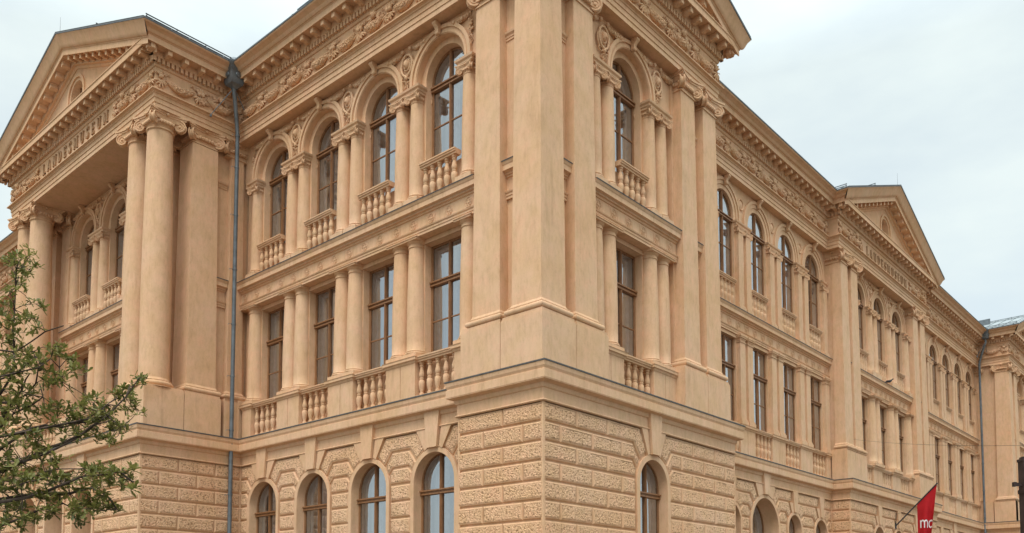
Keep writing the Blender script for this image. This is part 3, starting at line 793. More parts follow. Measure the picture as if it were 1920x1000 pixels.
for a,b_ in (((.004,.004),(.07,.07)),((-2.716,12.254),(-2.65,12.32)),((20.534,1.274),(20.6,1.34)),((43.104,.004),(43.17,.07)),((.40,12.235),(.6,12.4)),((8.3,1.995),(8.6,2.2)),((20.515,2.0),(20.7,2.2)),((43.085,2.0),(43.3,2.2)),((8.39,.004),(8.456,.07)),((.004,2.44),(.07,2.506))): m.box((*a,2.0),(*b_,5.985))
m.build('quoin','plaster',B)
dk=MB(); dk.box((-1.45,13.0,0),(-1.35,23.0,6.0)); dk.build('loggia_back_wall','room',B)
# ground cornice
PG=[(.42,40),(.42,23.65),(-2.72,23.65),(-2.72,12.25),(.42,12.25),(.42,2.51),(0,2.51),(0,0),(8.46,0),(8.46,2.02),(20.53,2.02),(20.53,1.27),(31.85,1.27),(31.85,2.02),(43.1,2.02),(43.1,0),(51.56,0),(51.56,9)]
GCP=[(.0,5.985),(.035,5.99),(.05,6.01),(.035,6.03),(.012,6.04),(.012,6.27),(.035,6.28),(.05,6.31),(.06,6.37),(.19,6.41),(.185,6.425),(.195,6.43),(.195,6.60),(.175,6.61),(.175,6.625),(.20,6.68),(.21,6.75),(.21,6.77)]
m=MB(); sweep(m,PG,GCP); gc=m.build('ground_storey_cornice','plaster',B)
m=MB(); sweep(m,PG,[(.205,6.765),(.225,6.77),(.225,6.80),(-1.0,6.83)]); m.build('zinc_flashing','flash',gc)
# upper storeys, bays
facade_bays('L',2.33,12.6,.40,LB)
facade_bays('R',2.33,6.20,.38,[4.23],ends=(False,False))
facade_bays('R',8.30,20.80,1.99,RWB,style='pil',relief=False,reveal=.16,ends=(True,True))
facade_bays('R',22.4,29.95,1.68,[23.75,26.17,28.60],ends=(True,True),far=True,reveal=.17,ca=.16,dgo=.17)
facade_bays('R',31.7,43.3,1.99,[32.95,35.25,37.55,39.85,42.15],style='pil',relief=False,reveal=.14,far=True,sp_=2.3)
facade_bays('R',45.5,49.2,.38,[47.33],ends=(False,False),far=True)
facade_bays('L',14.2,21.7,-1.29,[15.52,17.95,20.38],ends=(True,True))
facade_bays('L',23.6,40.5,.40,[24.9+2.43*i_ for i_ in range(6)],far=True,relief=False)
# pavilion walls between and behind the pilasters
def recess(side,u0,u1,d,ztop=16.2,mould=True):
    F=FF[side]; m=MB(); m.box((u0,d,6.8),(u1,d+.25,ztop),F); return m.build('wall','plaster',B)
def gap_belts(side,u0,u1,d):
    pa=(lambda a,b,q:[(q,b),(q,a)] if side=='L' else [(a,q),(b,q)])
    belt(pa(u0,u1,d-.02),.15)
    m=MB(); sweep(m,pa(u0,u1,d),[(-.1,14.67),(.02,14.68),(.02,14.73),(.035,14.74),(.035,14.78),(.07,14.82),(.08,14.87),(-.1,14.88)]); m.build('string_course','plaster',B)
def pil_pair(side,a,b,c,e,df,db):
    pilaster(side,a,b,df,db); pilaster(side,c,e,df,db)
# corner pier of the first pavilion (one shaft seen from both streets)
m=MB(); box_taper(m,FR,.23,1.08,.23,1.08,8.24,15.67,.0,.0)
t=.055; lo=[(.23,.23),(1.08,.23),(1.08,1.08),(.23,1.08)]; hi=[(.23+t,.23+t),(1.08-t,.23+t),(1.08-t,1.08-t),(.23+t,1.08-t)]
m=MB(); m.grid([[(x,y,8.24) for x,y in lo],[(x,y,15.67) for x,y in hi]],True); m.face([(x,y,15.67) for x,y in hi])
cp=m.build('corner_pilaster','plaster',B)
b=MB(); rows=[[(.23-e,.23-e,z),(1.08+e,.23-e,z),(1.08+e,1.08+e,z),(.23-e,1.08+e,z)] for e,z in BASE]; b.grid(rows,True); b.build('base','plaster',cp,True,35)
sub(cp,'capital',CAPM,(.655,.655,15.67))
m=MB()
m.box((.105,.105,6.78),(1.295,1.295,7.95)); m.box((.118,.118,7.95),(1.285,1.285,7.99)); m.box((.135,.135,7.99),(1.27,1.27,8.05)); m.build('pedestal','plaster',B)
for sd in ('L','R'):
    pilaster(sd,1.43,2.28,.23,.62); pedestal(sd,1.311,2.53,.105,.75)
    recess(sd,.6,2.45,.52); gap_belts(sd,1.03,1.50,.52)
pilaster('R',6.20,7.03,.23,.62); pilaster('R',7.39,8.23,.23,.95); pedestal('R',5.98,8.46,.105,.75,7.19); recess('R',6.15,8.0,.52); gap_belts('R',7.0,7.45,.52)
m=MB(); m.box((7.9,.4,6.8),(8.2,2.6,16.2)); m.box((7.75,.9,6.8),(8.35,2.3,8.05)); m.build('wall','plaster',B)
# centre pavilion on the right
def pav_front(U0,U1,o,q0=.23,q1=1.07,q2=1.43,q3=2.27):
    for a,b_,c,e in ((U0+q0,U0+q1,U0+q2,U0+q3),(U1-q3,U1-q2,U1-q1,U1-q0)):
        pilaster('R',a,b_,o+.17,o+.6); pilaster('R',c,e,o+.17,o+.6)
        pedestal('R',a-.12,e+.12,o+.08,o+.7,(b_+c)/2); recess('R',a+.2,e,o+.46); gap_belts('R',b_-.05,c+.05,o+.46)
pav_front(20.53,31.85,1.27,.16,1.0,1.24,2.08); pav_front(43.1,51.56,0.06)
for X,y0,y1 in ((20.76,1.5,2.4),(31.5,1.6,2.4),(43.45,.4,2.4),(51.0,.4,9)):
    m=MB(); m.box((X,y0,6.8),(X+.15,y1,16.2)); m.build('wall','plaster',B)
# near side of the end pavilion: side face with broad pilaster
pilaster('L',.23+.02,1.07,43.27,43.6); pedestal('L',.14,1.25,43.18,43.7); pedestal('L',1.30,2.1,43.24,43.7)
pilaster('L',1.95,2.35,43.30,43.6)
# ---- portico -----------------------------------------------------------
for y in (12.91,14.07,21.83,22.99): giant_column(-2.06,y)
for a,b_ in ((12.35,13.48),(13.496,14.66),(21.24,22.40),(22.416,23.55)):
    m=MB()
   
    m.box((-2.62,a,6.78),(-1.41,b_,7.95)); m.box((-2.605,a+.012,7.95),(-1.42,b_-.012,8.0)); m.box((-2.59,a+.025,8.0),(-1.43,b_-.025,8.045)); m.build('column_pedestal','plaster',B)
pedestal('R',-1.39,-.22,12.35,13.6)
balustrade('L',14.7,17.2,-2.40,6.84,7.86,9); balustrade('L',18.6,21.2,-2.40,6.84,7.86,9)
m=MB(); m.box((-2.56,17.2,6.78),(-2.2,18.6,7.86)); m.build('pedestal','plaster',B)
# corner respond of the portico wall, seen from the side
m=MB(); m.box((-1.0,12.9,6.8),(-.9,14.25,16.2)); m.box((-1.0,21.65,6.8),(-.9,23.3,16.2)); m.box((-1.0,12.72,6.8),(.6,12.9,16.2)); m.box((-1.0,23.1,6.8),(.6,23.3,16.2)); m.build('wall','plaster',B)
lo=[(-1.28,12.48),(-.34,12.48),(-.34,13.35),(-1.28,13.35)]; hi=[(-1.28+t,12.48+t),(-.34-t,12.48+t),(-.34-t,13.35-t),(-1.28+t,13.35-t)]
m=MB(); m.grid([[(x,y,8.24) for x,y in lo],[(x,y,15.67) for x,y in hi]],True)
rp=m.build('portico_pier','plaster',B)
b=MB(); rows=[[(lo[0][0]-e,lo[0][1]-e,z),(lo[1][0]+e,lo[1][1]-e,z),(lo[2][0]+e,lo[2][1]+e,z),(lo[3][0]-e,lo[3][1]+e,z)] for e,z in BASE]; b.grid(rows,True); b.build('base','plaster',rp,True,35)
sub(rp,'capital',CAPM,(-.81,12.915,15.67),None,(1.1,1.0,1.0))
for a in (13.60,21.35,22.57): pilaster('L',a,a+.80,-1.28,-.8)
pilaster('R',.02,.55,12.48,12.9); pedestal('R',-.10,.6,12.38,13.0)
gap_belts('R',-.36,.03,12.72)
m=MB(); m.box((.3,12.64,6.8),(1.3,12.85,16.2)); m.box((.35,12.3,6.8),(.9,12.7,8.05)); m.build('wall','plaster',B)
# ceiling of the portico
m=MB(); m.box((-2.2,12.6,16.175),(-.7,23.3,16.3)); sweep(m,[(-1.0,23.3),(-1.0,12.6)],[(0,15.95),(.05,15.96),(.05,16.02),(.09,16.08),(.12,16.175)]); m.build('portico_ceiling','plaster',B)
# ---- main entablature ---------------------------------------------------
PE=[(.24,40),(.24,23.5),(-2.5,23.5),(-2.5,12.4),(.24,12.4),(.24,.24),(8.22,.24),(8.22,1.89),(20.42,1.89),(20.42,1.44),(31.72,1.44),(31.72,1.89),(43.3,1.89),(43.3,.24),(51.4,.24),(51.4,12)]
ARC=[(-.42,16.17),(0,16.17),(0,16.295),(.02,16.30),(.02,16.43),(.042,16.435),(.042,16.545),(.065,16.555),(.075,16.58),(.12,16.605),(.15,16.61),(.15,16.64),(.0,16.665)]
m=MB(); sweep(m,PE,ARC); m.build('architrave','plaster',B,True,25)
m=MB(); sweep(m,PE,[(0,16.66),(0,17.35),(.03,17.36),(.055,17.40),(.055,17.425)]); fz=m.build('frieze','plaster',B,True,25)
m=MB(); sweep(m,PE,[(.055,17.42),(.055,17.575),(.135,17.58),(.14,17.59),(.14,17.765),(.435,17.765),(.435,17.735),(.465,17.735),(.465,17.90),(.49,17.915),(.49,17.94),(-.1,17.96)]); cn=m.build('main_cornice','plaster',B,True,25)
CY=[(.47,17.925),(.52,17.935),(.545,17.955),(.575,18.01),(.64,18.055),(.70,18.075),(.72,18.10),(.72,18.125)]
GU=[(.715,18.12),(.735,18.115),(.735,18.165),(.68,18.18)]
for i0,i1 in ((0,2),(3,5),(6,9),(10,13),(14,15)):
    m=MB(); g=MB(); sweep(m,PE,CY,i0,i1); sweep(g,PE,GU,i0,i1)
    cy=m.build('cymatium','plaster',cn,True,25); g.build('roof_edge','lead',cn)
dn=MB(); md=MB(); n_mod=0
def modillion_mesh():
    m=MB(); m.box((.16,-.08,17.735),(.42,.08,17.768))
    pr=[(.14,17.60),(.20,17.585),(.26,17.60),(.31,17.615),(.37,17.60),(.405,17.61),(.405,17.736),(.14,17.736)]
    a=[(x,-.064,z) for x,z in pr]; b=[(x,.064,z) for x,z in pr]; m.grid([a,b],True); m.face(a); m.face(b)
    return m.mesh('modillion','plaster')
K_MOD=modillion_mesh()
P_,ns_,mm_=plan(PE)
def convex(i):
    if i==0 or i==len(P_)-1: return False
    return ns_[i-1].cross(ns_[i])>0
for i in range(len(P_)-1):
    a,b_=P_[i],P_[i+1]; L=(b_-a).length; tt=(b_-a)/L; n=ns_[i]
    if i==len(P_)-2: continue
    s0=-.11 if convex(i) else .16; s1=L+(.11 if convex(i+1) else -.16)
    k=max(1,round((s1-s0)/.138))
    for j in range(k+1):
        s=s0+(s1-s0)*j/k; c=a+tt*s
        pts=[c-tt*.042+n*.05,c+tt*.042+n*.05,c+tt*.042+n*.135,c-tt*.042+n*.135]
        lo=[(p.x,p.y,17.44) for p in pts]; hi=[(p.x,p.y,17.578) for p in pts]; dn.grid([lo,hi],True); dn.face(lo)
    s0=-.28 if convex(i) else .45; s1=L+(.28 if convex(i+1) else -.45)
    if s1-s0<.2: continue
    k=max(1,round((s1-s0)/.475))
    for j in range(k+1):
        s=s0+(s1-s0)*j/k; c=a+tt*s
        if 3<=i<=8 and n_mod<100:
            n_mod+=1; sub(cn,'modillion',K_MOD,(c.x,c.y,0),math.atan2(n.y,n.x)); continue
        for hw,e0,e1,z0,z1 in ((.064,.14,.405,17.605,17.74),(.08,.16,.42,17.735,17.768)):
            pts=[c-tt*hw+n*e0,c+tt*hw+n*e0,c+tt*hw+n*e1,c-tt*hw+n*e1]
            lo=[(p.x,p.y,z0+(.0 if q<2 else 0)) for q,p in enumerate(pts)]; hi=[(p.x,p.y,z1) for p in pts]; md.grid([lo,hi],True); md.face(lo)
        pts=[c-tt*.06+n*.14,c+tt*.06+n*.14,c+tt*.06+n*.20,c-tt*.06+n*.20]
        lo=[(p.x,p.y,17.555) for p in pts]; hi=[(p.x,p.y,17.645) for p in pts]; md.grid([lo,hi],True); md.face(lo)
dn.build('dentil_moulding','plaster',cn); md.build('modillion_moulding','plaster',cn)['kind']='stuff'
# carved frieze
def frieze_run(side,u0,u1,d,step=1.2):
    k=max(1,round((u1-u0)/step)); st=(u1-u0)/k
    for j in range(k): put('frieze_garland',K_FR[j%3],fz,side,u0+st*(j+.5),d,0,(st/1.2,1,1))
frieze_run('L',.55,12.35,.24); frieze_run('R',.55,8.15,.24); frieze_run('R',8.3,20.3,1.89,1.2); frieze_run('R',-2.4,.2,12.4,1.3)
frieze_run('R',20.5,22.9,1.44); frieze_run('R',29.2,31.6,1.44); frieze_run('R',31.8,43.2,1.89); frieze_run('R',43.4,45.9,.24)
frieze_run('L',12.5,14.95,-2.5); frieze_run('L',21.0,23.45,-2.5); frieze_run('L',.4,1.8,43.3,1.4); frieze_run('L',23.6,34,.24)
# ---- inscriptions --------------------------------------------------------
def glyph(ch):
    """strokes in a cell of height 1; returns (width, list of polygons)"""
    T=.115; t=.06; S=[]
    def bar(x0,y0,x1,y1,w_=T):
        d=Vector((x1-x0,y1-y0)); n=Vector((-d.y,d.x)).normalized()*w_/2
        S.append([(x0+n.x,y0+n.y),(x0-n.x,y0-n.y),(x1-n.x,y1-n.y),(x1+n.x,y1+n.y)])
    def serif(x,y,w_=.15): S.append([(x-w_,y),(x+w_,y),(x+w_,y+t*(1 if y<.5 else -1)),(x-w_,y+t*(1 if y<.5 else -1))])
    def curve(cx,cy,rx,ry,a0,a1,w_=T,n=12):
        p=[(cx+rx*math.cos(R(a0+(a1-a0)*k/n)),cy+ry*math.sin(R(a0+(a1-a0)*k/n))) for k in range(n+1)]
        for a,b in zip(p[:-1],p[1:]):
            d=Vector((b[0]-a[0],b[1]-a[1])).normalized()*.012; bar(a[0]-d.x,a[1]-d.y,b[0]+d.x,b[1]+d.y,w_)
    if ch=='L': bar(.17,0,.17,1); serif(.17,.999); bar(.04,.05,.62,.05,.1); bar(.58,.0,.58,.25,.08); W=.66
    elif ch=='A': bar(.10,0,.40,1,.1); bar(.40,1,.72,0,.16); bar(.2,.33,.6,.33,.09); serif(.10,0,.12); serif(.72,0,.14); W=.84
    elif ch=='N': bar(.14,0,.14,1,.10); bar(.14,.98,.68,.02,.17); bar(.70,0,.70,1,.10); serif(.14,0,.13); serif(.12,.999,.13); serif(.70,.999,.13); W=.84
    elif ch=='D': bar(.17,0,.17,1); curve(.2,.5,.46,.445,-90,90,.15); bar(.03,.045,.25,.045,.09); bar(.03,.955,.25,.955,.09); W=.76
    elif ch=='E': bar(.17,0,.17,1); bar(.03,.05,.60,.05,.1); bar(.03,.95,.58,.95,.1); bar(.17,.5,.45,.5,.09); bar(.57,0,.57,.24,.07); bar(.55,1,.55,.77,.07); bar(.45,.4,.45,.6,.06); W=.67
    elif ch=='S': curve(.31,.73,.21,.22,30,270,.13); curve(.31,.27,.22,.22,90,-150,.13); bar(.51,.75,.51,.99,.06); bar(.10,.01,.10,.26,.06); W=.62
    elif ch=='M': bar(.13,0,.13,1,.09); bar(.14,.98,.47,.12,.15); bar(.47,.12,.80,.98,.09); bar(.82,0,.82,1,.15); serif(.13,0,.12); serif(.82,0,.14); serif(.10,.999,.1); serif(.85,.999,.12); W=.98
    elif ch=='U': bar(.15,1,.15,.36,.15); curve(.41,.36,.26,.31,180,360,.12); bar(.67,1,.67,.36,.09); serif(.15,.999,.14); serif(.67,.999,.12); W=.82
    return W,S
def inscription(side,u0,u1,d,z,h,flip):
    root=None; word='LANDESMUSEUM'; Ws=[glyph(c)[0] for c in word]; tot=sum(Ws); gap=((u1-u0)-tot*h*.86)/(len(word)-1); u=0
    for c,W in zip(word,Ws):
        F=FF[side]; m=MB()
        for k,p in enumerate(glyph(c)[1]):
            q=[((u1-(u+x*h*.86)) if flip else (u0+u+x*h*.86),z+y*h) for x,y in p]
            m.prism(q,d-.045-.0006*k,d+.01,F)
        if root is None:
            root=m.build('inscription','letter_shade',B); root['label']='raised letters spelling LANDESMUSEUM'; 
        else: m.build('letter','letter_shade',root,merge=False)
        u+=W*h*.86+gap
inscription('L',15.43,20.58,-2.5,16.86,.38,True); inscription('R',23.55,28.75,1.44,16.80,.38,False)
# ---- pediments and gable roofs ------------------------------------------
def pediment(side,c,half,dA,s,back,near_guard=True,dang=0):
    F=FF[side]; H=half+.73; Z0=17.70
    zl=lambda u:Z0+s*(H-abs(u-c))
    def rake(mb,prof,bk=0):
        rows=[[F(c-half-e,dA-e,zl(c-half-e)+h),F(c,dA-e,zl(c)+h),F(c+half+e,dA-e,zl(c+half+e)+h)] for e,h in prof]; mb.grid(rows)
    m=MB(); rake(m,[(-.0,-.46),(.03,-.45),(.06,-.40),(.06,-.37),(.14,-.36),(.14,-.17),(.44,-.17),(.44,-.195),(.472,-.195),(.472,-.03),(.495,-.015),(.495,.015),(.53,.02),(.56,.05),(.59,.11),(.65,.30-.03),(.70,.355),(.72,.385),(.72,.41)])
    pd=m.build('raking_cornice','plaster',B,True,25)
    g=MB(); rake(g,[(.715,.405),(.737,.40),(.737,.455),(.6,.48)]); g.build('roof_edge','lead',pd)
    # tympanum with its arched window
    m=MB(); oz=17.97; hw=.47; zs=18.75; top=lambda u:zl(u)-.36
    pts=[(hw,oz)]+arc(hw,zs,16)+[(-hw,oz)]
    for (a,za),(b,zb) in zip(pts[:-1],pts[1:]):
        if abs(a-b)>1e-6: m.face([F(c+a,dA,za),F(c+b,dA,zb),F(c+b,dA,top(c+b)),F(c+a,dA,top(c+a))])
    for s_ in (-1,1): m.face([F(c+s_*hw,dA,17.9),F(c+s_*(half+.1),dA,17.9),F(c+s_*(half+.1),dA,top(c+half+.1)),F(c+s_*hw,dA,top(c+hw))])
    m.grid([[F(c+a,dA,z) for a,z in pts],[F(c+a,dA+.3,z) for a,z in pts]])
    m.face([F(c,dA,oz-.1),F(c+hw,dA,oz-.1),F(c+hw,dA,oz),F(c-hw,dA,oz),F(c-hw,dA,oz-.1)])
    ty=m.build('tympanum','plaster',B)
    r_=MB(); ring_mb(r_,F,c,hw+.10,hw+.20,zs,oz,dA-.05,dA+.01); r_.build('window_surround','plaster',ty,True,30)
    k=MB(); k.face([F(c+a,dA+.25,z) for a,z in pts]); k.build('attic_pane','room',ty)
    k=MB()
    for s_ in (-.22,0,.22): k.box((c+s_-.02,dA+.2,oz),(c+s_+.02,dA+.24,zs+math.sqrt(hw*hw-s_*s_)),F)
    k.build('attic_window_bars','wood',ty)
    md=MB()
    for s_ in (-1,1):
        n_=int((half-.3)/.475)
        for j in range(n_+1):
            u=s_*(.26+j*.475)
            for hw_,e1,h0,h1 in ((.064,.405,-.325,-.20),(.08,.42,-.20,-.168)):
                a,b_=c+u-hw_,c+u+hw_
                lo=[F(a,dA-.15,zl(a)+h0),F(b_,dA-.15,zl(b_)+h0),F(b_,dA-e1,zl(b_)+h0),F(a,dA-e1,zl(a)+h0)]
                hi=[F(a,dA-.15,zl(a)+h1),F(b_,dA-.15,zl(b_)+h1),F(b_,dA-e1,zl(b_)+h1),F(a,dA-e1,zl(a)+h1)]
                md.grid([lo,hi],True); md.face(lo)
    md.build('modillion_moulding','plaster',pd)
    # gable roof with standing seams and snow guards
    rf=MB(); f0=dA-.74; Hh=H-.02
    for s_ in (-1,1):
        rf.grid([[F(c,f0,zl(c)+.47),F(c+s_*Hh,f0,zl(c+Hh)+.47)],[F(c,back,zl(c)+.47),F(c+s_*Hh,back,zl(c+Hh)+.47)]])
        n_=int((back-f0)/.55)
        for j in range(n_):
            d=f0+.3+j*.55; a=[(0,0),(0,.035),(.02,.035),(.02,0)]
            rf.grid([[F(c,d+x,zl(c)+.47+h) for x,h in a],[F(c+s_*Hh,d+x,zl(c+Hh)+.47+h) for x,h in a]])
    ro=rf.build('gable_roof','roof',B)
    sg=MB()
    for s_ in (-1,1):
        for q,off in enumerate((.10,3.4)):
            u=c+s_*(Hh-off); z=zl(u)+.47
            a=F(u,f0+.12,z); b_=F(u,back-.5,z)
            for h in (.05,.12): sg.tube([(a[0],a[1],a[2]+h),(b_[0],b_[1],b_[2]+h)],.018,5)
            nn_=int((back-f0-1.5)/.9)
            for j in range(nn_+1):
                p=F(u,f0+.15+j*.9,z); sg.tube([(p[0],p[1],p[2]-.02),(p[0],p[1],p[2]+.14)],.012,4)
        if near_guard:
          for of_ in (1.2,3.0):
            u=c+s_*(Hh-of_); sg.box((min(u,u+.03),dA+1.4,zl(u)+.40),(max(u,u+.03),back-1.0,zl(u)+.47+.36),F)
    sg.build('snow_guard','zinc' if near_guard else 'black',ro)
    lr=MB(); p=F(c,f0+.15,zl(c)+.45); lr.tube([p,(p[0],p[1],p[2]+.6)],.006,5,.003); lr.build('lightning_rod','lead',ro)
pediment('L',17.95,5.55,-2.5,.38,3.5,False); pediment('R',4.23,3.99,.24,.38,9.0); pediment('R',26.07,5.65,1.44,.38,8.0); pediment('R',47.35,4.05,.24,.38,9)
# main roofs
m=MB()
def slope(path_in): pass
for a,b_ in (((.24,40),(.24,23.5)),((.24,12.4),(.24,.24)),((8.22,1.89),(20.42,1.89)),((31.72,1.89),(43.3,1.89))):
    dx,dy=(b_[0]-a[0]),(b_[1]-a[1]); L=math.hypot(dx,dy); n=(dy/L,-dx/L)
    q=lambda p,e,z:(p[0]+n[0]*e,p[1]+n[1]*e,z)
    m.grid([[q(a,.71,18.165),q(b_,.71,18.165)],[q(a,-7,20.6),q(b_,-7,20.6)]])
m.build('main_roof','roof',B)
# unseen core added so that no daylight leaks through the shell
m=MB(); m.box((3.2,3.2,0.1),(50.5,9.0,18.0)); m.box((3.2,9.0,.1),(9,38,18.0)); m.build('light_block_core','room',B)
# ---- downpipes -----------------------------------------------------------
def downpipe(x,y,hx,hy,nm='downpipe',side=1,z0=.2,hs=1.0):
    m=MB(); m.tube([(x,y,z0),(x,y,16.25),(x+(hx-x)*.15,y+(hy-y)*.15,16.5),(x+(hx-x)*.8,y+(hy-y)*.8,17.25),(hx,hy,17.4),(hx,hy,17.62)],.062,12)
    o=m.build(nm,'zinc',B,True,50)
    c=MB()
    for z in (3.2,5.1,7.05,8.7,10.3,12.0,13.7,15.2,16.2): c.lathe([(.062,z-.02),(.074,z-.02),(.074,z+.02),(.062,z+.02)],x,y,12); c.tube([(x,y,z),(x-.18*side,y-.02,z-.02),(x-.2*side,y-.02,z-.06)],.006,4)
    c.build('pipe_collar','zinc',o)
    h=MB()
    h.lathe([(.07,17.58),(.10,17.62),(.20,17.66),(.235,17.74),(.235,17.98),(.25,18.0),(.25,18.03),(.31,18.08),(.315,18.14),(.2,18.15)],hx,hy,4,math.pi/4,math.pi/4+2*math.pi)
    for k in range(4):
        a=math.pi/2*k; h.lathe([(.0,0),(.05,0),(.062,.012),(.05,.03),(.035,.03),(.0,.055)],0,0,12); n_=12*6
        for q in range(len(h.v)-n_,len(h.v)):
            X,Y,Z=h.v[q]; ca_,sa_=math.cos(a),math.sin(a); r_=.166+Z; h.v[q]=(hx+r_*ca_-X*sa_,hy+r_*sa_+X*ca_,17.86+Y)
    h.lathe([(.17,18.14),(.165,18.22),(.12,18.29),(.05,18.33),(.0,18.335)],hx,hy,14)
    h.v=[(hx+(a-hx)*hs,hy+(b-hy)*hs,18.0+(c-18.0)*hs) for a,b,c in h.v]; h.build('rainwater_hopper','zinc',o,True,40)
    s=MB()
    for dx,dy in ((-.55,.35),(.45,.55),(.75,.1)): s.tube([(hx,hy,17.5),(hx+dx*1.0,hy+dy*1.0,16.55)],.012,5); s.blob((hx+dx,hy+dy,16.52),(.04,.04,.05),None,6,4)
    s.build('stay_rod','zinc',o)
downpipe(.01,12.13,-.30,11.86,hs=1.3); downpipe(42.95,1.72,42.75,1.30)
# tree survey (world metres)
TREE_BRANCHES=[(0.045, [(-11.12, -0.39, 2.68), (-10.77, -0.74, 3.0), (-10.54, -0.98, 3.12), (-10.37, -1.12, 3.24), (-10.2, -1.38, 3.38), (-10.08, -1.45, 3.44), (-10.02, -1.84, 3.51), (-9.81, -1.91, 3.72), (-9.63, -1.95, 3.95), (-9.56, -2.13, 4.16)]), (0.03, [(-10.69, -0.47, 3.04), (-10.53, -0.93, 3.38), (-10.29, -1.08, 3.62), (-10.2, -1.26, 3.65), (-10.04, -1.33, 3.64), (-9.92, -1.45, 3.69), (-9.83, -1.75, 3.79), (-9.75, -1.77, 3.88)]), (0.025, [(-10.46, -1.4, 3.19), (-10.22, -1.44, 3.32), (-10.03, -1.71, 3.47), (-10.0, -1.96, 3.57), (-9.8, -1.96, 3.66)]), (0.04, [(-11.27, -1.0, 2.4), (-10.91, -1.23, 2.6), (-10.73, -1.6, 2.72), (-10.59, -1.81, 2.75), (-10.37, -1.74, 2.84), (-10.29, -2.07, 2.91), (-10.18, -2.19, 2.98), (-9.96, -2.16, 3.03), (-9.84, -2.34, 3.06), (-9.81, -2.58, 2.93)]), (0.03, [(-10.84, -1.03, 2.37), (-10.66, -1.39, 2.49), (-10.49, -1.53, 2.58), (-10.41, -1.79, 2.66), (-10.18, -1.78, 2.74), (-10.09, -1.97, 2.64)]), (0.03, [(-10.28, -1.5, 2.87), (-10.1, -1.73, 2.86), (-10.01, -2.05, 2.9), (-9.89, -2.16, 2.82), (-9.84, -2.29, 2.67)]), (0.04, [(-10.93, -0.18, 3.07), (-10.63, -0.54, 3.49), (-10.45, -0.65, 3.74), (-10.35, -0.66, 3.97), (-10.33, -0.9, 4.06), (-10.24, -0.76, 4.24), (-10.24, -0.88, 4.29)]), (0.022, [(-10.34, -0.63, 3.98), (-10.18, -0.63, 4.1), (-10.14, -0.79, 4.21), (-10.14, -0.85, 4.38), (-10.17, -0.76, 4.58)]), (0.025, [(-10.39, -0.43, 4.1), (-10.35, -0.7, 4.3), (-10.27, -0.47, 4.61), (-10.37, -0.7, 4.79), (-10.3, -0.51, 5.1), (-10.29, -0.49, 5.36), (-10.36, -0.7, 5.51)]), (0.015, [(-10.35, -0.74, 4.54), (-10.27, -0.99, 4.63), (-10.15, -1.04, 4.76), (-10.07, -1.34, 4.78)]), (0.014, [(-10.24, -1.13, 4.31), (-10.14, -1.2, 4.42), (-10.0, -1.08, 4.37), (-10.07, -1.28, 4.17)]), (0.02, [(-10.48, -0.75, 3.66), (-10.37, -0.82, 3.82), (-10.24, -0.97, 3.91), (-10.21, -1.21, 3.97), (-10.24, -1.18, 4.12)]), (0.02, [(-10.54, -0.93, 3.52), (-10.4, -0.99, 3.57), (-10.36, -1.28, 3.58)]), (0.02, [(-10.65, -0.57, 4.08), (-10.49, -0.73, 4.2), (-10.37, -0.84, 4.27), (-10.35, -1.17, 4.34), (-10.21, -1.0, 4.46)]), (0.02, [(-10.63, -1.28, 2.99), (-10.46, -1.38, 2.97), (-10.27, -1.5, 3.1), (-10.14, -1.53, 3.14), (-10.05, -1.84, 3.12)]), (0.02, [(-10.78, -0.96, 2.66), (-10.63, -1.27, 2.88), (-10.46, -1.54, 2.96), (-10.31, -1.7, 3.01)]), (0.02, [(-9.8, -1.88, 3.73), (-9.75, -1.97, 3.66), (-9.69, -2.01, 3.61)])]
